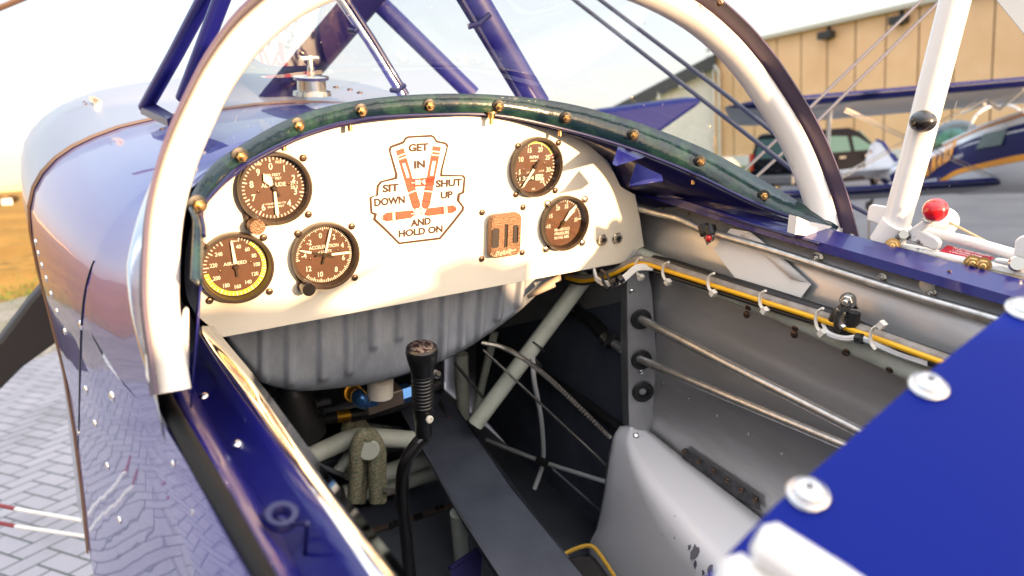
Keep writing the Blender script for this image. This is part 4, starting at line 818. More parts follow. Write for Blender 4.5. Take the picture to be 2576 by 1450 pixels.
for q in ([(620, 628), (622, 685)], [(640, 650), (664, 650)], [(640, 626), (640, 684)], [(615, 1010), (618, 1070)], [(640, 1005), (645, 1070)], [(618, 1035), (665, 1032)], [(690, 625), (705, 680)], [(690, 1005), (700, 1060)], [(1120, 988), (1126, 990)], [(172, 1104), (178, 1106)]): stroke(lines, q, 6, -0.0024)
part("printed_strap_shade", dks, BELTD, plc); part("printed_buckle", bucks, DECAL, plc); part("printed_outline", lines, BROWN, plc)
TX = MB()
for s_, l, r, b0, b1, h_ in (("GET", 512, 765, 265, 250, 92), ("IN", 585, 725, 480, 465, 92), ("SIT", 183, 392, 780, 762, 92), ("DOWN", 80, 470, 958, 915, 92), ("SHUT", 855, 1188, 718, 694, 88), ("UP", 917, 1073, 860, 848, 84), ("AND", 540, 798, 1215, 1182, 85), ("HOLD ON", 387, 947, 1350, 1280, 84)):
    TX = MB(); a, b_ = pk(l, b0, -0.0016), pk(r, b1, -0.0016); ex = (b_ - a); wd = ex.length; ex.normalize(); hgt = (pk((l + r) / 2, (b0 + b1) / 2 - h_, -0.0016) - pk((l + r) / 2, (b0 + b1) / 2, -0.0016)).length
    put_text(TX, s_, (a + b_) / 2, ex, V((-ex.z, 0, ex.x)), hgt * 1.40, 0.05, width=wd); part("printed_words", TX, BROWN, plc)

# ---- gauges
EX, EZ = V((1, 0, 0)), V((0, 0, 1))
def polar(c, r, deg, y): a = R(deg); return V((c[0] + r * math.sin(a), y, c[1] + r * math.cos(a)))
GL = thin_glass("gauge_glass", (0.97, 0.95, 0.92), 0.8)
def gauge(name, label, c, r, nums, ticks, texts=(), arcs=(), needles=(), numr=0.62, numsize=0.2, rot=0.0, knob=None, body=0.0135, small=()):
    fr_ = frame((c[0], 0, c[1]), (0, -1, 0))
    g_ = part(name, MB().lathe([(r * 0.97, 0), (r, 0.002), (r, body - 0.002), (r * 0.985, body), (r * 0.935, body), (r * 0.925, body - 0.0016), (r * 0.905, body - 0.0016), (r * 0.87, 0.0006), (0.0005, 0.0006)], fr_, 72, False, False), BEZEL, bi, label)
    yd = -0.0010
    part("dial", MB().lathe([(r * 0.868, 0), (0.0003, 0)], frame((c[0], yd, c[1]), (0, -1, 0)), 64, False, False), DIAL, g_)
    ym = yd - 0.0006; mk = MB()
    for a0, a1, n_, maj, l0, l1, w_ in ticks:
        for i in range(n_ + 1):
            a = lerp(a0, a1, i / n_) + rot; big = maj and i % maj == 0; ra = r * 0.845; rb = ra - r * (l1 if big else l0); ww = r * w_ * (1.35 if big else 1)
            d = V((math.sin(R(a)), 0, math.cos(R(a)))); s_ = V((d.z, 0, -d.x)) * ww / 2; p0, p1 = V((c[0], ym, c[1])) + d * ra, V((c[0], ym, c[1])) + d * rb
            mk.add([p0 + s_, p1 + s_, p1 - s_, p0 - s_], [(0, 1, 2, 3)])
    for s_, a in nums:
        p = polar(c, r * numr, a + rot, ym); put_text(mk, s_, p - EZ * r * numsize * 0.36, EX, EZ, r * numsize, 0.012, cx=0.85)
    for s_, x, z, sz, wd in texts: put_text(mk, s_, V((c[0] + x * r, ym, c[1] + z * r)), EX, EZ, sz * r, 0.012, width=wd * r if wd else None)
    part("dial_marking", mk, MARK, g_)
    for a0, a1, r0, r1, m_ in arcs:
        mb = MB(); n_ = max(3, int((a1 - a0) / 4)); rows = [[polar(c, r * r0, lerp(a0, a1, i / n_) + rot, ym + 0.0003), polar(c, r * r1, lerp(a0, a1, i / n_) + rot, ym + 0.0003)] for i in range(n_ + 1)]
        part("colour_arc", mb.grid(rows), m_, g_)
    for a, l0, l1, w0, w1, kind in needles:
        d = V((math.sin(R(a)), 0, math.cos(R(a)))); s_ = V((d.z, 0, -d.x)); yn = yd - 0.0028; o_ = V((c[0], yn, c[1]))
        if kind == 'bar': pts = [o_ + d * r * l0 - s_ * r * w0, o_ + d * r * l0 + s_ * r * w0, o_ + d * r * (l1 - .08) + s_ * r * w1, o_ + d * r * l1, o_ + d * r * (l1 - .08) - s_ * r * w1]
        else: pts = [o_ + d * r * l0 - s_ * r * w0 * .4, o_ + d * r * l0 + s_ * r * w0 * .4, o_ + d * r * lerp(l0, l1, .55) + s_ * r * w0, o_ + d * r * l1, o_ + d * r * lerp(l0, l1, .55) - s_ * r * w0]
        nd = part("needle", MB().prism(pts, (0, -0.0006, 0)), MARK, g_)
        part("needle_tail", MB().prism([o_ + d * r * l0 - s_ * r * .028, o_ + d * r * l0 + s_ * r * .028, o_ - d * r * .28 + s_ * r * .03, o_ - d * r * .28 - s_ * r * .03], (0, -0.0006, 0)), BEZEL, nd)
    part("needle_hub", MB().lathe([(r * .075, 0), (r * .075, 0.0035), (r * .05, 0.0045), (0.0003, 0.0045)], frame((c[0], yd, c[1]), (0, -1, 0)), 24, False, False), BEZEL, g_)
    for a, rr_ in ((-100, .42), (80, .42)): p = polar(c, r * rr_, a, yd); put("dial_screw", m_sc, g_, p, (0, -1, 0), scale=0.42)
    part("gauge_glass", MB().lathe([(r * 0.915, 0), (0.0003, 0)], frame((c[0], -body + 0.0020, c[1]), (0, -1, 0)), 48, False, False), GL, g_)
    if knob:
        ku, kv, kr = knob; kp = PP(ku, kv, -0.010); p0 = V((c[0], 0, c[1])); dk = (V((kp.x, 0, kp.z)) - p0).normalized(); sd = V((dk.z, 0, -dk.x))
        part("knob_boss", MB().prism([p0 + dk * r * .86 - sd * r * .50, p0 + dk * r * .86 + sd * r * .50, V((kp.x, 0, kp.z)) + sd * kr * 1.15, V((kp.x, 0, kp.z)) + dk * kr * 1.0 + sd * kr * .6, V((kp.x, 0, kp.z)) + dk * kr * 1.0 - sd * kr * .6, V((kp.x, 0, kp.z)) - sd * kr * 1.15], (0, -0.006, 0)), BEZEL, g_, bevel=0.001)
        part("setting_knob", MB().lathe([(kr * .8, 0), (kr * .85, 0.005), (kr, 0.006), (kr, 0.017), (kr * .93, 0.0185), (0.0005, 0.0185)], frame((kp.x, -0.004, kp.z), (0, -1, 0)), 36, False, False), KM if ku < 700 else BAK, g_)
    return g_
r5 = [(str(i), i * 36) for i in range(10)]
g_alt = gauge("altimeter", "round altimeter reading ALTITUDE with numbers 0 to 9", (-.119, .0842), .0416, r5, [(0, 360, 50, 5, .075, .125, .026)],
    [("FEET", .22, .66, .10, .24), ("100", -.36, .64, .10, .17), ("100 FEET", .0, .32, .10, .42), ("1000 FEET", .05, .22, .09, .36), ("ALTITUDE", 0, .03, .155, .66), ("CALIBRATED TO", .02, -.46, .07, .56), ("20,000 FEET", .02, -.55, .07, .46), ("29.1", .56, .05, .12, .2), ("29.2", .56, -.07, .12, .2)], [],
    [(178, .10, .80, .032, .05, 'bar'), (-32, .10, .50, .12, 0, 'leaf')], .60, .26, -4, (641, 566, .0090))
AIRN = [("40", 15), ("60", 40), ("80", 66), ("100", 93), ("120", 121), ("140", 150), ("160", 181), ("180", 212), ("200", 246), ("220", 284), ("240", 318)]
g_air = gauge("airspeed_indicator", "round airspeed indicator with yellow arc", (-.169, -.003), .0413, AIRN, [(13, 121, 18, 3, .085, .125, .022), (121, 246, 16, 4, .085, .125, .022), (246, 338, 12, 4, .085, .15, .022)],
    [("MPH", 0, .70, .075, .18), ("AIRSPEED", 0, .06, .13, .62)], [(36, 264, .72, .845, YEL)], [(-4, .10, .80, .045, .03, 'bar')], .58, .155, -2)
ACN = [("0", -8), ("2", 32), ("4", 68), ("6", 106), ("8", 146), ("10", 194), ("12", 233), ("-4", 275), ("-2", 315)]
g_acc = gauge("accelerometer", "round accelerometer in g units with three white needles", (-.065, -.003), .0415, ACN, [(-96, 222, 80, 4, .075, .11, .020)],
    [("ACCELERATION", 0, .20, .14, .88), ("g UNITS", .02, .06, .11, .40)], [], [(16, .06, .84, .03, .035, 'bar'), (91, .20, .78, .035, .035, 'bar'), (-72, .42, .80, .035, .02, 'bar')], .60, .22, 0, (770, 722, .0083))
RPN = [(str(5 * i), 215 + 41.4 * i) for i in range(8)]
g_rpm = gauge("tachometer", "round RPM gauge with hour counter", (.238, .083), .0411, RPN, [(215, 505, 35, 5, .085, .13, .026)],
    [("RPM", -.03, .27, .14, .34), ("HUNDREDS", -.03, .17, .075, .30), ("HOURS", -.16, -.22, .09, .28), ("1/10", .30, -.20, .09, .2), ("AC", .0, -.80, .10, .14)], [(339, 422, .77, .85, YEL), (422, 428, .74, .85, REDM)], [(216, .10, .84, .045, .03, 'bar')], .60, .23, 0)
mb = MB(); mb.box(V((.238 - .006, -.0017, .083 - .0155)), (.042, .0006, .0085)); part("hour_counter", mb, DS, g_rpm)
mb = MB(); mb.box(V((.238 + .0085, -.0020, .083 - .0155)), (.0125, .0006, .0080)); cw = part("counter_wheel", mb, MARK, g_rpm)
mb = MB(); put_text(mb, "1384", V((.238 - .0125, -.0025, .083 - .018)), EX, EZ, .0078, .0, width=.024); part("counter_digit", mb, MARK, g_rpm)
mb = MB(); put_text(mb, "29", V((.238 + .0085, -.0027, .083 - .018)), EX, EZ, .0078, .0, width=.0105); part("counter_digit", mb, DIAL, g_rpm)
g_man = gauge("manifold_pressure_gauge", "round manifold pressure gauge with four bright screws", (.292, -.003), .0406, [(str(10 + 5 * i), 263 + 36.6 * i) for i in range(6)], [(263, 446, 25, 5, .085, .14, .028)],
    [("MANIFOLD", .0, -.30, .15, .66), ("PRESSURE", .0, -.45, .15, .64), ("IN HG ABS", .0, -.60, .15, .64)], [], [(41, .10, .82, .09, 0, 'leaf')], .60, .20, 0)

# ---- coaming underside and right sill
def line3(pts, n, **k): return smooth_curve([W(u, v, **k) for u, v in pts], n)
lo2 = smooth_curve([W(*b_, y=y - 0.002) + V((0, 0.004, -0.004)) for y, a, b_ in STRIP[4:]], 60)
pe = smooth_curve([PP(u, v, 0.004) for u, v in ((606, 416), (720, 350), (880, 306), (1080, 289), (1240, 293), (1410, 323), (1515, 393), (1550, 440), (1566, 472))] + [W(1640, 492, x=.452), W(1900, 570, x=.452), W(2060, 615, x=.452)], 60)
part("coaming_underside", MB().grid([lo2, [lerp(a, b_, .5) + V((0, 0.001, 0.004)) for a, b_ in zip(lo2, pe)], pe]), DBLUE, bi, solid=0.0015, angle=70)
lo3 = smooth_curve([W(*b_, y=y - 0.002) + V((0, 0.004, -0.004)) for y, a, b_ in STRIP[:5]], 40)
pe3 = smooth_curve([PP(u, v, 0.004) for u, v in ((500, 800), (470, 740), (468, 640), (486, 560), (518, 498), (606, 416))], 40)
part("coaming_underside", MB().grid([[V((-.268, -.285, -.02))] + lo3, [V((-.215, .004, -.05))] + pe3]), BLUE, bi, solid=0.0015, angle=70)
# folded blue brackets under the coaming
part("coaming_bracket", MB().prism([W(u, v, d=q) for u, v, q in ((1560, 362, 1.02), (1580, 372, 1.02), (1624, 395, 1.02), (1550, 418, .98), (1543, 414, .98))], (0.0, 0.002, 0.001)), BLUE, bi)
part("coaming_bracket", MB().add([W(1600, 412, d=1.0), W(1664, 442, d=1.0), W(1668, 455, d=.985), W(1585, 470, d=.975), W(1584, 462, d=.985)], [(0, 1, 4), (1, 2, 3, 4)]), BLUE, bi, solid=0.002)
part("coaming_bracket", MB().prism([W(u, v, x=.452) for u, v in ((1556, 458), (1590, 452), (1625, 475), (1720, 500), (1570, 492))], (0.003, 0, 0)), BLUE, bi)
ys_ = [i / 30 for i in range(31)]
s_lo = smooth_curve([W(1566, 476, x=.454), W(1700, 518, x=.454), W(1932, 593, x=.454), (W(2505, 760, x=.454)), W(2640, 799, x=.454)], 40)
s_md = smooth_curve([W(1566, 462, x=.457), W(1700, 500, x=.457), W(1932, 573, x=.457), W(2525, 742, x=.457), W(2660, 780, x=.457)], 40)
s_up = smooth_curve([W(1600, 440, x=.470), W(1760, 492, x=.485), W(2000, 555, x=.502), W(2152, 596, x=.505), W(2565, 704, x=.505), W(2680, 733, x=.505)], 40)
s_dn = [p + V((0.006, 0.0, -0.03)) for p in s_up]
sill = part("cockpit_sill", MB().grid([[p + V((.004, 0, 0)) for p in s_lo], s_lo, s_md, s_up, s_dn]), BLUE, bi, "right cockpit sill", solid=0.002, angle=25, bevel=0.0015)
for u, v in ((1982, 582 - 30), (2009, 0)):
    if v: put("sill_screw", m_riv, sill, W(1998, 583 - 33, x=.492), (-.5, -.4, .8))
# ---- cockpit side wall, right
wall_rows = [[V((0.474, y, z)) for y in [0.72 - 0.09 * i for i in range(18)]] for z in (0.0, -0.06, -0.2, -0.35, -0.5, -0.66)]
for p in wall_rows[0]: p.z = 0.022 if p.y < -.02 else 0.0
wal = part("side_wall", MB().grid(wall_rows), ALUW, bi, "right inner wall of stained aluminium", solid=0.0015)
m_hex = hexnut(0.0055, 0.008).mesh("wall_nut", STEEL)
for u, v, s_ in ((2057, 649, 1.1), (2220, 699, .7), (2344, 737, .7), (1740, 600 - 5, .01)):
    put("wall_nut", m_hex, wal, W(u, v, x=.472), (-1, -.2, .1), scale=s_)
put("wall_button", MB().lathe([(.009, 0), (.009, .002), (.006, .004), (.0005, .0045)], None, 20, True, False).mesh("wall_button", NYLON), wal, W(2335, 717, x=.473), (-1, 0, 0))
for u, v in ((1878, 778), (1998, 828), (2128, 872), (2236, 905)): put("wall_rivet", m_dk, wal, W(u, v + 14, x=.473), (-1, 0, 0), scale=1.1)
for i in range(9):
    put("wall_rivet", m_dk, wal, V((.4735, -.02 - i * .055, .004 + i * .0035)), (-1, 0, 0), scale=.45)
    put("wall_rivet", m_riv, wal, V((.4735, -.06 - i * .06, -.285)), (-1, 0, 0), scale=.42)
# left wall, floor, firewall, rear bulkhead
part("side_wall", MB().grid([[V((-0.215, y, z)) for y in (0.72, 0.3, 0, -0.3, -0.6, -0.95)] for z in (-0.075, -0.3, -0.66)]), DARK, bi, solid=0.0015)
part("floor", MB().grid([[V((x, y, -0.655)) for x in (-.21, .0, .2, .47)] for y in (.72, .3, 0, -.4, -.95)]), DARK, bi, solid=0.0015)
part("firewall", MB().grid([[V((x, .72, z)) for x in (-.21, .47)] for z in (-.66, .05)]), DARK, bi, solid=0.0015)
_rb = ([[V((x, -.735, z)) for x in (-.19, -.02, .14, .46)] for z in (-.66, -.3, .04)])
for p, z in zip(_rb[2], (.03, .04, .105, .14)): p.z = z  # top edge raised out of view to keep sun off the tank
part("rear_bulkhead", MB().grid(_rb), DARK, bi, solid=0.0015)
# dark inner panels low on the right
part("lower_side_panel", MB().prism([W(1240, 830, x=.468), W(1560, 760, x=.468), W(1565, 1080, x=.468), W(1500, 1380, x=.468), V((.468, .55, -.63)), V((.468, .55, -.2))], (0.002, 0, 0)), TUNM, bi)
# ---- right vertical channel with grommets
ch0 = [(1568, 640), (1578, 655), (1640, 700)]
cn_ = V((-0.45, -0.89, 0.05)).normalized(); c0_ = W(1610, 850, x=.447)
chan = part("frame_channel", MB().prism([WP(u, v, c0_, cn_) for u, v in ((1577, 655), (1600, 628), (1625, 650), (1640, 730), (1652, 900), (1660, 1060), (1652, 1110), (1582, 1072), (1577, 900))], V((.002, .003, 0))), ALU, bi, bevel=0.001)
part("channel_flange", MB().prism([WP(u, v, c0_, cn_) for u, v in ((1578, 655), (1578, 900), (1582, 1072))] + [W(u, v, x=.452) for u, v in ((1566, 1066), (1561, 900), (1561, 650))], (0.0015, 0.0005, 0)), ALUW, chan)
def gp_(u, v): return WP(u, v, c0_ + cn_ * 0.001, cn_)
for u, v in ((1612, 803), (1613, 905)): put("grommet", MB().lathe([(.006, 0), (.0165, 0), (.0175, .002), (.0165, .005), (.011, .0065), (.006, .005)], None, 28, False, False).mesh("grommet", BLACK), chan, gp_(u, v), cn_)
put("grommet", MB().lathe([(.006, 0), (.0175, 0), (.0185, .002), (.0165, .0045), (.010, .004), (.009, -.002), (.0005, -.002)], None, 28, False, False).mesh("open_grommet", BLACK), chan, gp_(1617, 986), cn_)
for u, v, m_ in ((1590, 733, m_riv), (1614, 936, m_riv)): put("channel_screw", m_, chan, gp_(u, v), cn_, scale=.9)
RODM = mat("worn_alloy_rod", (0.60, 0.59, 0.57), 0.35, 0.85, var=(70, 0.3, 0.6), col2=(0.42, 0.41, 0.39), rvar=0.1)
for (u0, v0), (u1, v1) in (((1612, 803), (2150, 1079)), ((1613, 905), (2110, 1114))):
    a, b_ = W(u0, v0, x=.444), W(u1, v1, x=.444); part("control_rod", MB().tube([a + (a - b_) * .03, lerp(a, b_, .5) + V((0, 0, -.0015)), b_ + (b_ - a) * .35], .0072 if v0 < 850 else .0065, 16), RODM, bi)
# ---- longeron tube along the right wall and loom
lg = [W(1580, 633, x=.455), W(1640, 659, x=.455), W(1960, 775 + 5, x=.455), W(2300, 930, x=.455), W(2480, 1010, x=.455)]
lg0 = lg[0] + (lg[0] - lg[1]).normalized() * .02
part("longeron", MB().tube([lg0] + lg, .0148, 20), TUBE, bi, "grey-green longeron tube on the right wall")
for u, v in ((1882, 778), (2000, 830), (2130, 888), (2238, 934)): put("longeron_screw", m_dk, bi.children[-1], W(u, v - 3, x=.442), (-1, -.2, -.4), scale=.9)
LOOM = [(1425, 700, .385), (1462, 708, .39), (1505, 702, .40), (1548, 688, .41), (1590, 668, .42), (1625, 666, .43), (1700, 690, .436), (1800, 722, .436), (1925, 762, .436), (2070, 808, .436), (2200, 852, .436), (2310, 892, .436), (2450, 942, .436)]
def loom(name, dv, du, rad, m, n=80, start=0, x0=0.0, src=LOOM):
    return part(name, MB().tube(smooth_curve([W(u + du * (1 if i > 3 else .3), v + dv * (1 if i > 3 else .5), x=x + x0) for i, (u, v, x) in enumerate(src)][start:], n), rad, 12), m, bi)
loom("wire_sleeve", -9, 4, .0070, WGRY); 
part("vent_hose", MB().tube(smooth_curve([W(u, v, x=.444) for u, v in ((1645, 655), (1700, 668), (1800, 700), (1925, 738), (2060, 782), (2110, 800), (2200, 842), (2320, 886), (2450, 930))], 60), .0085, 14), BLACK, bi, "black hose of the wiring loom")
loom("yellow_wire", -1, 0, .0033, WYEL, x0=-.008)
loom("black_wire", 10, -2, .0035, BLACK, x0=-.004); loom("grey_wire", 9, 2, .0045, WGRY, x0=0.003)
WL = [(1494, 678, .36), (1500, 700, .36), (1530, 712, .36), (1565, 700, .38), (1600, 672, .41), (1640, 670, .425)]
for k_ in range(3): part("white_wire", MB().tube(smooth_curve([W(u + k_ * 1.5, v + k_ * 5 - 2, x=x) for u, v, x in WL], 40), .0023, 8), WWHT, bi)
part("wire_marker", MB().tube([W(1540, 713, x=.358), W(1552, 708, x=.362)], .0062, 10).tube([W(1557, 706, x=.364), W(1567, 699, x=.37)], .0062, 10), BLACK, bi)
for k_ in range(2): part("white_wire", MB().tube(smooth_curve([W(2070 + 3 * k_, 1000 - 185 + k_ * 3, x=.43), W(2085, 838 + k_ * 4, x=.425), W(2125, 850 + k_ * 4, x=.425), W(2170, 850 + k_ * 5, x=.425), W(2250, 884 + k_ * 5, x=.43), W(2335, 913 + k_ * 5, x=.43)], 40), .0026, 8), WWHT, bi)
part("wire_marker", MB().tube([W(2155, 851, x=.422), W(2170, 853, x=.422)], .0062, 10), BLACK, bi)
part("black_tie", MB().tube([W(u, v, x=.355) for u, v in ((1513, 684), (1518, 712), (1530, 728), (1540, 718), (1526, 690), (1513, 680))], .0024, 8), BLACK, bi)
for u, v, xx, s_ in ((1604, 672, .42, 1), (1672, 684, .428, 1), (1786, 712, .428, 1), (1916, 756, .428, 1), (2058, 806, .428, 1.25), (2196, 850, .428, 1.25)):
    pts = [W(u + du * s_, v + dv * s_, x=xx - .006) for du, dv in ((10, -24), (0, -18), (-5, -4), (-3, 12), (5, 24))]
    tie_ = part("cable_tie", MB().tube(smooth_curve(pts, 14), .0017, 8, ell=1.6), NYLON, bi)
    part("tie_head", MB().box(W(u + 8 * s_, v + 26 * s_, x=xx - .006) if u < 2100 else W(u + 22, v - 32, x=xx - .006), (.008, .007, .008), Matrix.Rotation(.5, 3, 'X')), NYLON, tie_)
# P-clamp on the loom
pcl = part("loom_clamp", MB().tube([W(u, v, x=.432) for u, v in ((2128, 774), (2106, 790), (2098, 808), (2100, 826), (2116, 838), (2136, 832), (2146, 810), (2150, 786))], .0072, 12, ell=.9), BLACK, bi)
part("clamp_band", MB().tube([W(u, v, x=.424) for u, v in ((2116, 782), (2108, 800), (2110, 820), (2120, 830))], .0045, 8, ell=1.5), STEEL, pcl)
part("clamp_lug", MB().prism([W(u, v, x=.444) for u, v in ((2122, 750), (2134, 740), (2150, 748), (2154, 772), (2158, 778), (2126, 776))], (.002, 0, 0)), STEEL, pcl)
put("clamp_nut", m_hex, pcl, W(2134, 756, x=.442), (-1, -.35, .1), scale=1.3)
# fuel line and fitting
fl = smooth_curve([W(u, v, x=x) for u, v, x in ((1570, 517, .43), (1598, 522, .44), (1650, 536, .45), (1700, 548, .452), (1730, 560, .455), (1765, 577, .458), (1800, 588, .458), (1960, 636, .46), (2150, 698, .46), (2300, 745, .46), (2478, 796, .46), (2600, 834, .46))], 90)
fln = part("fuel_line", MB().tube(fl, .0058, 14), RODM, bi)
def hexseg(a, b_, r): mb = MB(); mb.lathe([(r, 0), (r, (b_ - a).length)], frame(a, b_ - a), 6); return mb
a, b_ = W(1566, 516, x=.428), W(1580, 518.5, x=.436); part("pipe_nut", hexseg(a, b_, .0145), mat("dark_fitting_blue", (0.10, 0.15, 0.24), 0.35, 0.7), fln)
a, b_ = W(1580, 518.5, x=.436), W(1602, 524, x=.446); part("pipe_nut", hexseg(a, b_, .0115), FITB, fln)
part("torque_paint", MB().box(W(1579, 522, x=.432), (.004, .003, .008)), RED, fln)
part("pipe_clamp", MB().tube([W(1770, 568, x=.455), W(1776, 590, x=.452)], .0085, 12).tube([W(1786, 570, x=.456), W(1790, 592, x=.453)], .0085, 12), BLACK, fln)
put("clamp_nut", m_hex, fln, W(1784, 598, x=.45), (-.6, -.4, -.5), scale=1.0); part("torque_paint", MB().sphere(W(1783, 600, x=.444), .005, 10), RED, fln)

# ---- fuel tank under the panel: beaded lower face
BEL = [(560, 838), (588, 880), (620, 925), (655, 962), (690, 982), (740, 992), (800, 992), (870, 985), (950, 972), (1030, 950), (1100, 925), (1160, 898), (1220, 862), (1270, 826), (1330, 775), (1380, 725), (1415, 690)]
ty = 0.055
bel = smooth_curve([W(u, v, y=ty) for u, v in BEL], 420)
RIB = [((664, 836), (664, 966)), ((731, 818), (731, 966)), ((811, 803), (811, 950)), ((877, 793), (877, 935)), ((940, 780), (941, 872)), ((1007, 766), (1005, 850)), ((1064, 757), (1062, 866)), ((1117, 750), (1112, 905)), ((1167, 740), (1160, 876)), ((1214, 730), (1206, 846)), ((1262, 723), (1250, 800)), ((1310, 712), (1302, 765))]
ribs = [(W(*a, y=ty), W(*b_, y=ty)) for a, b_ in RIB]
rows = []
for p in bel:
    col = []; zt = -0.02
    for j in range(34):
        q = j / 33; z = lerp(zt, p.z, q); yy = ty + 0.012 * max(0, (q - .86) / .14) ** 2 + 0.002 * math.sin(p.x * 40) * math.sin(z * 30)
        for a, b_ in ribs:
            xr = lerp(a.x, b_.x, max(0, min(1, (a.z - z) / max(1e-4, a.z - b_.z))))
            f_ = max(0, min(1, (z - b_.z) / .008 + 1)); dx = (p.x - xr) / .0068
            if abs(dx) < 3: yy -= .0080 * math.exp(-dx ** 4) * f_ * f_ * (3 - 2 * f_)
        col.append(V((p.x, yy, z)))
    for q, dy in ((.004, .02), (.010, .035), (.02, .06), (.02, .30)): col.append(V((p.x, ty + dy, p.z + q - .004)))
    rows.append(col)
tank = part("fuel_tank", MB().grid(rows), TANKM, bi, "beaded aluminium fuel tank", angle=70)
# masking tape rags
part("tape_rag", MB().add([W(1372, 710, y=.03), W(1410, 690, y=.02), W(1412, 706, y=.02), W(1396, 712, y=.015), W(1398, 722, y=.015), W(1330, 752, y=.04), W(1324, 744, y=.04)], [(0, 1, 2, 3), (0, 3, 4, 5, 6)]), mat("old_masking_tape", (0.46, 0.38, 0.28), 0.8), tank, solid=0.001)

# ---- truss tubes and plumbing low in the cockpit
def T(name, pts, r, m=TUBE, label=None, n=14, sm=0, **k):
    P = [W(p[0], p[1], **{p[2]: p[3]}) for p in pts]
    return part(name, MB().tube(smooth_curve(P, sm) if sm else P, r, n, **k), m, bi, label)
dg = T("truss_tube", [(1478, 690, 'y', .10), (1195, 1068, 'y', .13)], .0145, label="thick diagonal truss tube")
for u, v in ((1427, 770), (1353, 868)): 
    a = W(u, v, y=.11); b_ = W(u - 12, v + 16, y=.11); part("tube_tie", MB().tube([a, lerp(a, b_, .25)], .0160, 16), BLACK, dg)
part("tube_clip", MB().tube([W(1352, 905, y=.118), W(1338, 920, y=.12)], .0165, 14), BLACK, dg)
T("truss_tube", [(1244, 836, 'y', .36), (1190, 1065, 'y', .36)], .0085)
T("truss_tube", [(1160, 890, 'y', .34), (1165, 1050, 'y', .34)], .014)
T("truss_tube", [(1480, 758, 'y', .30), (1525, 768, 'y', .26), (1572, 785, 'y', .22)], .009)
T("truss_tube", [(760, 1158, 'y', .16), (870, 1108, 'y', .17), (905, 1098, 'y', .17), (1035, 1107, 'y', .17)], .0155, label="bent grey-green cross tube")
T("truss_tube", [(950, 1198, 'y', .24), (1085, 1150, 'y', .24)], .0165)
T("truss_tube", [(860, 1245, 'y', .26), (985, 1222, 'y', .26), (1110, 1180, 'y', .26)], .0175)
T("truss_tube", [(900, 1112, 'y', .20), (850, 1188, 'y', .18)], .0095)
T("truss_tube", [(900, 1075, 'y', .36), (1005, 1088, 'y', .36)], .011)
T("truss_tube", [(700, 1042, 'y', .40), (830, 1010, 'y', .40)], .0095, DARK)
T("truss_tube", [(790, 1050, 'y', .33), (1000, 1000, 'y', .33)], .013, DARK)
T("truss_tube", [(800, 1168, 'y', .30), (1110, 1100, 'y', .32)], .010, DARK)
T("truss_tube", [(1160, 1260, 'z', -.52), (1163, 1430, 'z', -.63)], .011, label="short tube below the tunnel")
T("truss_tube", [(1152, 1290, 'y', .0), (1162, 1410, 'y', .02)], .0125)
T("hose", [(1205, 830, 'x', .44), (1390, 960, 'x', .455), (1480, 1020, 'x', .455), (1570, 1085, 'x', .455)], .010, BLACK)
T("hose", [(1420, 760, 'x', .455), (1490, 810, 'x', .455), (1540, 865, 'x', .455)], .012, BLACK)
hc = T("hose_clamp", [(1524, 845, 'x', .447), (1535, 858, 'x', .447)], .0145, STEEL); T("pipe_stub", [(1545, 865, 'x', .447), (1566, 880, 'x', .447)], .008, RODM)
T("vinyl_tube", [(1340, 900, 'y', .10), (1344, 960, 'y', .10), (1362, 1060, 'y', .12), (1366, 1160, 'y', .14), (1345, 1230, 'y', .14)], .0045, mat("clear_vinyl_tube", (0.55, 0.57, 0.58), 0.25, spec=.8), sm=30)
T("vinyl_tube", [(1225, 1108, 'x', .40), (1365, 1162, 'x', .42), (1530, 1215, 'x', .43)], .0045, MATS["clear_vinyl_tube"], sm=20)
T("tube_tie", [(1354, 1158, 'y', .118), (1372, 1166, 'y', .118)], .008, BLACK)
# cables
WC = mat("steel_cable", (0.35, 0.33, 0.30), 0.4, .8, bump=(700, .8))
T("spring_cable", [(1212, 862, 'y', .10), (1262, 873, 'y', .08), (1320, 905, 'y', .05), (1400, 970, 'y', .02), (1535, 1102, 'y', -.02)], .0038, WC, sm=40)
pts = smooth_curve([W(1212, 862, y=.10), W(1262, 873, y=.08), W(1320, 905, y=.05), W(1400, 970, y=.02), W(1535, 1102, y=-.02)], 90); mb = MB()
for p, q in zip(pts[::1], pts[1:]): mb.tube([lerp(p, q, .2), lerp(p, q, .6)], .0046, 8)
part("spring_coil", mb, STEEL, bi.children[-1])
T("control_cable", [(1215, 880, 'y', .12), (1525, 1170, 'y', .0)], .0024, STEEL)
T("control_cable", [(1145, 915, 'y', .10), (1215, 1000, 'y', .08)], .0026, BLACK)
T("control_cable", [(1390, 1180, 'y', .05), (1560, 1330, 'y', .0)], .0022, DARK)
T("control_cable", [(850, 1190, 'y', .15), (910, 1218, 'y', .13), (960, 1232, 'y', .12), (1005, 1234, 'y', .11)], .0040, WC, sm=20)
T("conduit", [(770, 1160, 'y', .08), (860, 1195, 'y', .14)], .004, DARK)
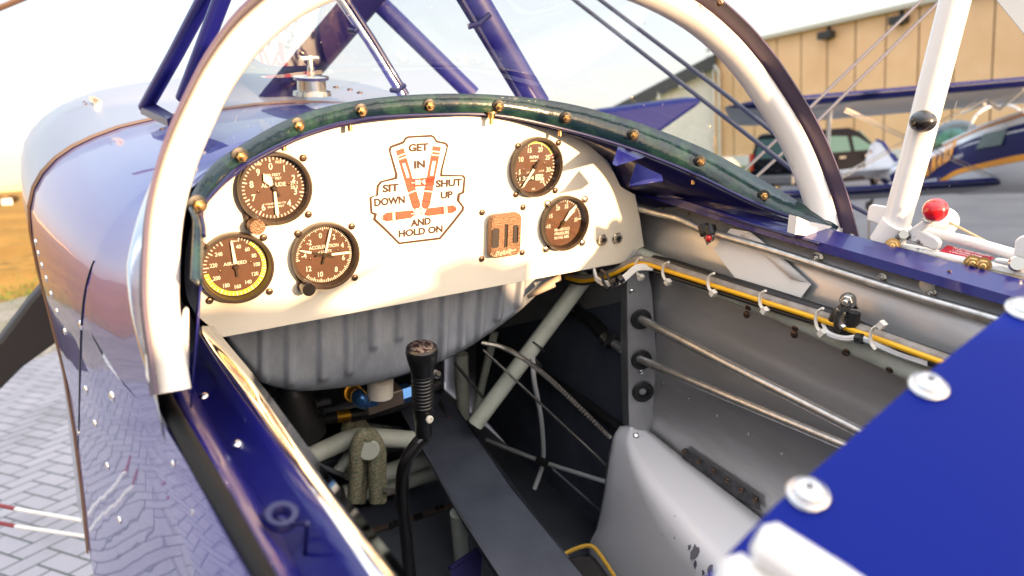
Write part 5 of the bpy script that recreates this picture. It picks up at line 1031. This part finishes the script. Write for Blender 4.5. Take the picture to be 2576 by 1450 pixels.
# fuel drain fittings
ft = part("fuel_fitting", MB().box(W(962, 1003, y=.12), (.060, .030, .026), Matrix.Rotation(-.10, 3, 'Y')), mat("raw_brown_alloy", (0.20, 0.16, 0.13), 0.4, .6), bi, bevel=.002)
part("fitting_cap", MB().lathe([(.020, 0), (.020, .026), (.017, .028)], frame(W(956, 996, y=.11), (0.05, 0, 1)), 24), NYLON, ft)
part("elbow", MB().tube(smooth_curve([W(944, 1006, y=.115), W(918, 1012, y=.115), W(905, 1004, y=.11), W(900, 994, y=.12)], 14), .0115, 14), FITB, ft)
part("hose_end", MB().tube([W(902, 998, y=.115), W(890, 990, y=.15)], .0125, 16).tube([W(890, 990, y=.15), W(880, 984, y=.19)], .0145, 16), GOLD, ft)
a, b_ = W(992, 998, y=.12), W(1003, 995, y=.12); part("pipe_nut", hexseg(a, b_, .0115), FITB, ft)
a, b_ = W(1003, 995, y=.12), W(1030, 986, y=.12); part("pipe_nut", hexseg(a, b_, .0150), FITB, ft)
a, b_ = W(1030, 986, y=.12), W(1042, 983, y=.12); part("pipe_nut", hexseg(a, b_, .011), RODM, ft)
T("hose", [(1110, 960, 'y', .18), (1000, 1018, 'y', .20), (880, 1046, 'y', .22)], .0115, BLACK, sm=16)
hs_ = T("hose_sleeve", [(845, 1050, 'y', .215), (878, 1044, 'y', .215)], .0105, GOLD)
T("hose", [(800, 1058, 'y', .21), (846, 1050, 'y', .215)], .010, BLACK)
bmz = part("brake_cylinder", MB().lathe([(.02, 0), (.034, .006), (.036, .03), (.030, .045), (.030, .085), (.022, .10)], frame(W(770, 1105, y=.20), (-.15, .1, 1)), 24), mat("black_casting", (0.03, 0.03, 0.032), 0.35, .3), bi)
for u, v in ((753, 1072), (806, 1066), (768, 1060)): part("casting_bolt", hexseg(W(u, v, y=.19), W(u - 4, v - 20, y=.19), .007), BLACK, bmz)
T("casting_arm", [(738, 1085, 'y', .2), (810, 1040, 'y', .22)], .012, BLACK)
# bungee cords round their pegs
def bungee(cu, cv, y0, strands, bot, wr_, lab):
    mbs = MB(); 
    for k_, (du0, du1, yy) in enumerate(strands):
        pts = [W(cu + du0 - 6, bot, y=y0 + yy), W(cu + du0, cv + 60, y=y0 + yy), W(cu + du0, cv + 5, y=y0 + yy), W(cu + (du0 + du1) / 2 - 4, cv - 32 - k_ * 2, y=y0 + yy), W(cu + du1, cv + 5, y=y0 + yy), W(cu + du1 + 2, cv + 60, y=y0 + yy), W(cu + du1 + 4, bot, y=y0 + yy)]
        mbs.tube(smooth_curve(pts, 50), wr_, 12)
    return part("bungee_cord", mbs, CORD, bi, lab)
bg_ = bungee(920, 1125, .12, [(-24, 20, -.012), (-8, 34, .012)], 1260, .0105, "cream bungee cord with green flecks in front")
part("peg", MB().lathe([(.017, 0), (.017, .010), (.015, .012), (.0005, .012)], frame(W(926, 1127, y=.108), (-.25, -1, .15)), 24, True, False), TUBE, bg_)
part("cord_binding", MB().tube([W(953, 1212, y=.135), W(954, 1232, y=.135)], .0125, 14), mat("brown_binding", (0.07, 0.03, 0.025), 0.7), bg_)
bungee(893, 1085, .24, [(-22, 16, -.01), (-8, 24, .012)], 1190, .0105, "cream bungee cord behind")
# tunnel, floor plates
tn = [W(1000, 1020, z=-.40), W(1057, 1119, z=-.42), W(1151, 1289, z=-.42), W(1262, 1460, z=-.42), W(1475, 1460, z=-.42), W(1428, 1403, z=-.42), W(1287, 1229, z=-.42), W(1124, 993, z=-.42), W(1060, 985, z=-.41)]
tun = part("tunnel_cover", MB().prism(tn, (0, 0, -.004)), TUNM, bi, "dark scuffed centre tunnel cover", bevel=.001)
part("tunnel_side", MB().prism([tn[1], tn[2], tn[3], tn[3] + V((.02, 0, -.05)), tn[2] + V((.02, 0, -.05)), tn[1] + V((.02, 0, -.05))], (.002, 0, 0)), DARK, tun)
part("tunnel_side", MB().prism([tn[7], tn[6], tn[5], tn[5] + V((.012, 0, -.05)), tn[6] + V((.012, 0, -.05)), tn[7] + V((.012, 0, -.05))], (.002, 0, 0)), TUNM, tun)
for u, v in ((1127, 1048),): put("tunnel_screw", m_dk, tun, W(u, v, z=-.418), (0, 0, 1))
part("tunnel_slot", MB().prism([W(u, v, z=-.4185) for u, v in ((1070, 990), (1096, 975), (1120, 1030), (1122, 1042), (1100, 1036))], (0, 0, .0006)), BLACK, tun)
fp = part("floor_plate", MB().prism([W(u, v, z=-.60) for u, v in ((880, 1288), (1165, 1195), (1195, 1255), (905, 1342))], (0, 0, -.003)), TUNM, bi)
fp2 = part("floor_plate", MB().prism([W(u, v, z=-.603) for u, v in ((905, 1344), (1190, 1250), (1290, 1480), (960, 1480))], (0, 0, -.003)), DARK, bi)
mb = MB()
for u, v in ((985, 1322), (996, 1316), (1046, 1302), (1058, 1297), (1100, 1280), (1112, 1276), (1150, 1264)): part("floor_rivet", MB().sphere(W(u, v, z=-.596), .006, 8), BLACK, fp)
part("floor_seam", MB().prism([W(u, v, z=-.596) for u, v in ((925, 1332), (1195, 1248), (1196, 1256), (930, 1342))], (0, 0, -.002)), mat("worn_brown_edge", (0.12, 0.085, 0.07), 0.6), fp)
# ---- control stick
gt = W(1061, 880, y=-.035); gb = W(1066, 1092, y=-.020)
sg = (gt - gb).normalized(); L_ = (gt - gb).length; fr_ = frame(gb, sg, (0, -1, 0))
prof = [(.0118, 0), (.0118, .028)]
stk_t = smooth_curve([gb + sg * .004, W(1066, 1100, y=-.02), W(1048, 1120, y=-.02), W(1022, 1160, y=-.02), W(1012, 1210, y=-.015), W(1014, 1270, y=-.01), W(1022, 1350, y=-.005), W(1032, 1460, y=0)], 40)
stick = part("control_stick", MB().tube(stk_t, .0098, 16), BAK, bi, "bent black control stick with ribbed grip")
gr = MB().lathe([(.0118, 0), (.0124, .028), (.0138, .030), (.0140, .048)], fr_, 28)
prof = []
for i in range(17):
    h = .048 + i * .0056; prof += [(.0150, h), (.0156, h + .0018), (.0150, h + .0036), (.0138, h + .0044)]
hT = .048 + 17 * .0056
gr.lathe([(.0140, .048)] + prof + [(.0142, hT)], fr_, 28)
gr.lathe([(.0142, hT), (.0146, L_ - .040), (.0165, L_ - .028), (.0205, L_ - .012), (.0218, L_ - .004), (.0205, L_ + .003), (.0165, L_ + .005)], fr_, 32)
grip = part("grip", gr, GRIP, stick, angle=50)
part("grip_badge", MB().lathe([(.0160, L_ + .0052), (.0155, L_ + .0062), (.0005, L_ + .0068)], fr_, 28, False, False), mat("engraved_badge", (0.45, 0.40, 0.40), 0.3, .9, var=(160, .45, .55), col2=(.06, .03, .04)), grip)
put("grip_button", MB().lathe([(.0055, 0), (.0055, .003), (.004, .004), (.002, .004), (.0018, .002)], None, 18, True, True).mesh("grip_button", NYLON), stick, W(1079, 1055, y=-.040), (.15, -1, .15))
part("stick_screw", MB().tube([W(1092, 940, y=-.03), W(1102, 945, y=-.03)], .006, 12), STEEL, stick)

# ---- white moulded bolster beside the seat
TOPF = [(1548, 1092), (1556, 1076), (1572, 1066), (1600, 1065)]
edge_w = [W(u, v, x=.468) for u, v in ((1600, 1066), (1640, 1092), (1700, 1140), (1800, 1217), (1910, 1303), (2050, 1412))]
ridge = [W(1590, 1070, x=.445), W(1585, 1120, x=.415), W(1620, 1200, x=.385), W(1690, 1300, x=.365), W(1780, 1400, x=.35), W(1880, 1500, x=.34)]
lowe = [W(1560, 1074, x=.445), W(1543, 1110, x=.425), W(1528, 1220, x=.40), W(1508, 1320, x=.395), W(1488, 1384, x=.39), W(1560, 1500, x=.37)]
E1, E2, E3 = (smooth_curve(q, 40) for q in (edge_w, ridge, lowe))
rows = [E1]
for q in (.2, .4, .6, .75, .88): rows.append([lerp(a, b_, q) for a, b_ in zip(E1, E2)])
rnd = lambda a, b_, c_: a * .25 + b_ * .5 + c_ * .25
rows.append([rnd(lerp(a, b_, .8), b_, lerp(b_, c_, .2)) for a, b_, c_ in zip(E1, E2, E3)])
for q in (.1, .22, .4, .6, .8, 1.0): rows.append([lerp(b_, c_, q) for b_, c_ in zip(E2, E3)])
rows.append([p + V((.02, .03, -.05)) for p in E3])
bvh_b = BVHTree.FromPolygons([tuple(p) for r_ in rows for p in r_], [(i * 40 + k_, i * 40 + k_ + 1, (i + 1) * 40 + k_ + 1, (i + 1) * 40 + k_) for i in range(len(rows) - 1) for k_ in range(39)])
bol = part("side_bolster", MB().grid(rows), GRP, bi, "white moulded bolster along the right wall", solid=.003, angle=80)
CHM = mat("bare_chip", (0.17, 0.16, 0.19), 0.6)
for uc, vc_, rr_ in ((1748, 1392, 16), (1752, 1418, 9), (1790, 1438, 12), (1772, 1440, 7), (1737, 1378, 6), (1700, 1352, 3), (1670, 1345, 2), (1700, 1300, 2)):
    f_ = bvh_b.ray_cast(CAM, ray(uc, vc_).normalized())
    if f_[0]:
        n_ = f_[1] if f_[1].dot(RZ) < 0 else -f_[1]; fm_ = frame(f_[0] + n_ * .0022, n_); q_ = [random.uniform(.5, 1.2) for _ in range(11)]
        part("paint_chip", MB().add([fm_ @ V((q_[i] * rr_ * 5e-4 * math.cos(i * .571), q_[i] * rr_ * 8e-4 * math.sin(i * .571), 0)) for i in range(11)], [tuple(range(11))]), CHM, bol)
put("bolster_screw", m_riv, bol, W(1600, 1097, x=.436), (-.5, -.6, .6), scale=1.0)
stp = part("riveted_strip", MB().prism([W(u, v, x=.466) for u, v in ((1714, 1133), (1722, 1128), (1906, 1252), (1912, 1285), (1850, 1250), (1716, 1152))], (.002, 0, 0)), mat("sooty_strip", (.02, .02, .022), .5, .3, var=(90, .4, .7), col2=(.09, .09, .10)), bi)
for i in range(6): put("strip_rivet", m_dk, stp, W(lerp(1722, 1900, i / 5), lerp(1137, 1258, i / 5), x=.464), (-1, -.2, .1), scale=.8)

# ---- left sill
yl = lambda pts, x, n=44: smooth_curve([W(u, v, x=x) for u, v in pts], n)
s_in = yl([(505, 785), (575, 870), (654, 966), (790, 1150), (937, 1339), (1024, 1449), (1110, 1560)], -.200)
s_st = yl([(500, 838), (560, 930), (644, 1046), (735, 1168), (830, 1300), (925, 1440), (1000, 1550)], -.2232)
s_b1 = yl([(490, 862), (540, 960), (620, 1075), (710, 1200), (800, 1340), (880, 1460), (950, 1560)], -.2290)
s_b2 = yl([(455, 905), (505, 1010), (560, 1110), (640, 1240), (720, 1380), (790, 1500), (840, 1590)], -.246)
s_tr = yl([(430, 950), (450, 1010), (505, 1100), (560, 1200), (644, 1366), (700, 1480), (750, 1580)], -.270)
s_tl = yl([(384, 985), (400, 1030), (450, 1130), (510, 1240), (570, 1352), (632, 1462), (690, 1570)], -.286)
lsill = part("cockpit_sill", MB().grid([s_st, s_b1, s_b2, s_tr]), BLUE, bi, "left cockpit sill", solid=.0015, angle=40)
part("sill_strip", MB().grid([s_in, [lerp(a, b_, .5) for a, b_ in zip(s_in, s_st)], s_st]), POLISH, lsill, "polished metal inner strip", solid=.002)
part("inner_lip", MB().grid([s_in, [p + V((.002, 0, -.03)) for p in s_in]]), DARK, lsill)
part("rubber_trim", MB().tube([lerp(a, b_, .45) for a, b_ in zip(s_tl, s_tr)][2:], .0068, 14), RUB, lsill)
part("trim_skirt", MB().grid([s_tr, [lerp(a, b_, .6) + V((0, 0, -.006)) for a, b_ in zip(s_tr, s_tl)], s_tl, [p + V((-.006, 0, -.025)) for p in s_tl], [p + V((-.010, 0, -.05)) for p in s_tl]]), SKIN, lsill)
for u, v, x in ((598, 1120, -.24), (512, 1000, -.25)): put("sill_screw", m_riv, lsill, W(u, v, x=x) + V((0, 0, .001)), (0, -.2, 1), scale=.8)
ey = part("sill_eyelet", MB().lathe([(.004, 0), (.0105, 0), (.0115, .0025), (.0095, .0055), (.006, .0050), (.004, .002)], frame(W(708, 1310, x=-.247) + V((0, 0, .001)), (.05, -.25, 1)), 24, False, False), DBLUE, lsill)
part("eyelet_wire", MB().tube(smooth_curve([W(655, 1297, x=-.255), W(690, 1300, x=-.25), W(735, 1318, x=-.243), W(770, 1318, x=-.24), (W(772, 1330, x=-.24)), W(762, 1450, x=-.24)], 20), .0013, 6), DBLUE, lsill)

# ---- right-hand canopy hinge side
rail = part("canopy_rail", MB().prism([W(2205, 606, x=.522), W(2320, 628, x=.522), W(2440, 655, x=.522), W(2640, 702, x=.522), W(2640, 716, x=.520), W(2440, 668, x=.520), W(2210, 615, x=.520)], (.016, 0, 0)), CHIP, bi, "white canopy rail on the right sill", bevel=.001)
part("rail_base", MB().prism([W(2215, 614, x=.514), W(2640, 716, x=.514), W(2640, 740, x=.51), W(2300, 648, x=.51)], (.03, 0, 0)), mat("grimy_rail_metal", (.13, .13, .12), .5, .5, var=(40, .4, .65), col2=(.40, .33, .22)), rail)
m_rb = hexnut(.0065, .008).mesh("rail_bolt", BRASS)
for u, v in ((2246, 618), (2446, 662), (2472, 668)): put("rail_bolt", m_rb, rail, W(u, v, x=.513), (-1, -.5, .2))
po = part("canopy_frame", MB().tube([W(2243, 604, x=.53), W(2300, 400, x=.53), W(2405, -10, x=.53), W(2432, -120, x=.53)], .0158, 22), WHITE, bi, "white canopy front tube with a black ball knob")
part("frame_socket", MB().tube([W(2226, 612, x=.527), W(2258, 562, x=.527)], .0185, 18), CHIP, po)
part("frame_plate", MB().prism([W(u, v, x=.524) for u, v in ((2196, 520), (2204, 514), (2250, 522), (2262, 530), (2262, 560), (2236, 570), (2190, 556))], (-.004, .004, 0)), WHITE, po, bevel=.002)
part("ball_knob", MB().sphere(W(2322, 306, x=.512), .0135, 28, None, (1.05, 1.05, .93)), BAK, po)
part("ball_stem", MB().tube([W(2322, 306, x=.512), W(2330, 310, x=.526)], .008, 14), BAK, po)
lev = part("release_lever", MB().prism([W(u, v, x=.520) for u, v in ((2262, 588), (2265, 600), (2300, 612), (2350, 632), (2360, 624), (2364, 610), (2352, 598), (2318, 582), (2330, 572), (2350, 560), (2352, 548), (2342, 540), (2330, 548), (2285, 578))], (.008, 0, 0)), CHIP, bi, "white release lever with red ball", bevel=.002)
part("red_ball", MB().sphere(W(2353, 529, x=.515), .0135, 32), RED, lev)
part("ball_collar", MB().tube([W(2340, 540, x=.519), W(2347, 533, x=.516)], .0085, 16), BAK, lev)
for u, v in ((2334, 549), (2274, 591)): put("lever_pin", MB().lathe([(.0058, 0), (.0058, .005), (.005, .006)], None, 18).mesh("lever_pin", STEEL), lev, W(u, v, x=.519), (-1, -.5, .3))
part("white_ball", MB().sphere(W(2372, 558, x=.57), .0175, 24), WHITE, lev)
part("push_tube", MB().tube([W(2330, 582, x=.545), W(2450, 610, x=.545), W(2570, 645, x=.545), W(2640, 668, x=.545)], .0060, 14), WHITE, lev)
lev2 = part("release_lever", MB().prism([W(u, v, x=.52) for u, v in ((2535, 655), (2548, 640), (2552, 605), (2566, 594), (2600, 590), (2600, 670), (2560, 676), (2500, 662), (2500, 650))], (.008, 0, 0)), CHIP, bi, "second white lever with worn dark paint at the right edge", bevel=.002)
put("lever_pin", MB().lathe([(.0085, 0), (.0085, .006), (.007, .008)], None, 20).mesh("lever_pin_big", STEEL), lev2, W(2558, 665, x=.518), (-1, -.5, .4))
plq = part("red_placard_strip", MB().prism([W(2362, 633, x=.53), W(2384, 617, x=.545), W(2500, 648, x=.545), W(2482, 662, x=.53)], (0, 0, -.001)), PLACR, bi)
a0, a1, a2 = W(2362, 633, x=.53), W(2482, 662, x=.53), W(2384, 617, x=.545); ex = (a1 - a0); wd = ex.length; ex.normalize(); ey_ = (a2 - a0) - ex * (a2 - a0).dot(ex); hh_ = ey_.length; ey_.normalize(); mb = MB()
nrm_ = V((0, 0, .0012))
put_text(mb, "TO JETTISON CANOPY", a0 + ex * wd * .56 + ey_ * hh_ * .64 + nrm_, ex, ey_, hh_ * .30, .02, width=wd * .78)
put_text(mb, "1. PUSH RED KNOB", a0 + ex * wd * .52 + ey_ * hh_ * .38 + nrm_, ex, ey_, hh_ * .22, .02, width=wd * .60)
put_text(mb, "2. UNLATCH CANOPY", a0 + ex * wd * .50 + ey_ * hh_ * .13 + nrm_, ex, ey_, hh_ * .22, .02, width=wd * .62)
part("printed_words", mb, WWHT, plq)
part("canopy_cord", MB().tube([W(2385, 558, x=.56), W(2560, 650, x=.56)], .0016, 6), mat("tan_cord", (.55, .42, .25), .7), bi)
# open canopy: clear panel behind the front tube
part("canopy_glass", MB().grid([[W(2250, 604, x=.545), W(2440, 655, x=.545), W(2700, 720, x=.545)], [W(2330, 300, x=.55), W(2500, 330, x=.58), W(2720, 360, x=.60)], [W(2410, -10, x=.545), W(2560, -10, x=.60), W(2750, -10, x=.62)]]), CGLASS, po, angle=80)
part("canopy_rear_frame", MB().prism([W(u, v, d=1.3) for u, v in ((2500, -8), (2580, 90), (2680, 200), (2700, -60), (2500, -60))], V((.02, .01, 0))), mat("pale_blue_grey_paint", (.10, .14, .20), .5), po)
part("canopy_rear_tube", MB().tube([W(2640, 700, x=.535), W(2660, 400, x=.60), W(2640, 120, d=1.31)], .012, 14), WHITE, po)

# ---- blue deck panel between the cockpits, close to the camera
A_, B_, C_ = W(2576, 745, d=.43), W(1798, 1430, d=.315), W(2576, 1450, d=.30)
nn_ = (B_ - A_).cross(C_ - A_).normalized()
dp = [WP(u, v, A_, nn_) for u, v in ((2760, 582), (2576, 745), (2280, 960 + 18), (1950, 1268), (1798, 1425), (1700, 1530), (2100, 1900), (2900, 1800))]
if nn_.dot(CAM - A_) < 0: nn_ = -nn_
dkp = part("deck_panel", MB().prism(dp, -nn_ * .004), NEARB, bi, "blue deck panel between the two cockpits", bevel=.001)
m_bcr = cross_mesh(0.0036).mesh("cross_slot", BLACK)
m_big = MB().lathe([(.0098, 0), (.0098, .0012), (.0088, .0024), (.0078, .0028), (.0070, .0044), (.0045, .0058), (.0022, .0062), (.0018, .0048), (.0004, .0046)], None, 32, True, False).mesh("deck_screw", mat("bright_washer", (.62, .60, .58), .22, 1.0))
for u, v in ((2335, 975), (2032, 1246), (2575, 782)): put("deck_screw", m_big, dkp, WP(u, v, A_, nn_) + nn_ * .0002, nn_, scale=1.0); put("cross_slot", m_bcr, dkp, WP(u, v, A_, nn_) + nn_ * .0046, nn_, roll=u * .01)
part("headrest_tube", MB().tube([W(1903, 1352, d=.285), W(1925, 1366, d=.284), W(2080, 1470, d=.275), W(2300, 1620, d=.262)], [.0055, .0092, .0098, .0098], 18), WHITE, bi, "out of focus white tube end near the camera")
part("headrest_tube", MB().tube([W(1812, 1440, d=.29), W(1835, 1450, d=.29), W(2000, 1560, d=.28)], [.006, .0105, .0105], 18), WHITE, bi, "second white tube end at the bottom edge")
bm_x = MB()

# ================================================================== loose things in the cockpit
pp_ = [W(u, v, x=.466) for u, v in ((1797, 628), (1812, 606), (1840, 575), (1888, 583), (1960, 640), (2041, 716), (2012, 755), (1930, 738), (1862, 714))]
pap = athing("paper_sheet", "white folded paper sheet tucked behind the pipe on the right cockpit wall", "paper", MB().prism(pp_, (-.0015, 0, .0)), PAPER)
ofs = V(pap['off']); part("paper_flap", MB().add([W(1862, 590, x=.4642) - ofs, W(1888, 584, x=.4638) - ofs, W(1960, 641, x=.4638) - ofs, W(2035, 711, x=.4642) - ofs, W(1990, 702, x=.4615) - ofs], [(0, 1, 2, 3, 4)]), PAPER, pap, solid=.0006)
cu_ = [W(1382, 1440, z=-.55), W(1400, 1405, z=-.53), W(1440, 1390, z=-.52), W(1492, 1383, z=-.515), W(1520, 1420, z=-.52), W(1590, 1520, z=-.53), W(1400, 1540, z=-.55)]
cush = athing("seat_cushion", "black leather seat cushion with yellow corded edge at the bottom of the cockpit", "cushion", MB().prism(cu_, (0, -.01, -.08)), LEATH, bevel=.012)
ofc = V(cush['off']); part("corded_edge", MB().tube(smooth_curve([p - ofc + V((0, 0, .006)) for p in (W(1370, 1446, z=-.545), W(1400, 1415, z=-.53), W(1440, 1392, z=-.52), W(1478, 1381, z=-.51), W(1500, 1392, z=-.51), W(1530, 1435, z=-.52), W(1590, 1530, z=-.53))], 30), .0034, 8), PIPING, cush)
for lab, pts in (("navy harness strap with a folded end between the stick and the black cushion", ((1133, 1432), (1205, 1382), (1213, 1400), (1208, 1470), (1140, 1500))), ("short navy harness strap lying on the left corner of the black cushion", ((1298, 1432), (1385, 1408), (1394, 1435), (1400, 1500), (1300, 1500)))):
    P = [W(u, v, z=-.50) for u, v in pts]
    st_ = athing("harness_strap", lab, "strap", MB().prism(P, (0, 0, -.003)).tube([P[0], P[1]], .005, 8), WEB, "navy harness straps in the cockpit")
for o in S.objects:
    if 'off' in o: del o['off']
if 'aframe' in bi: del bi['aframe']
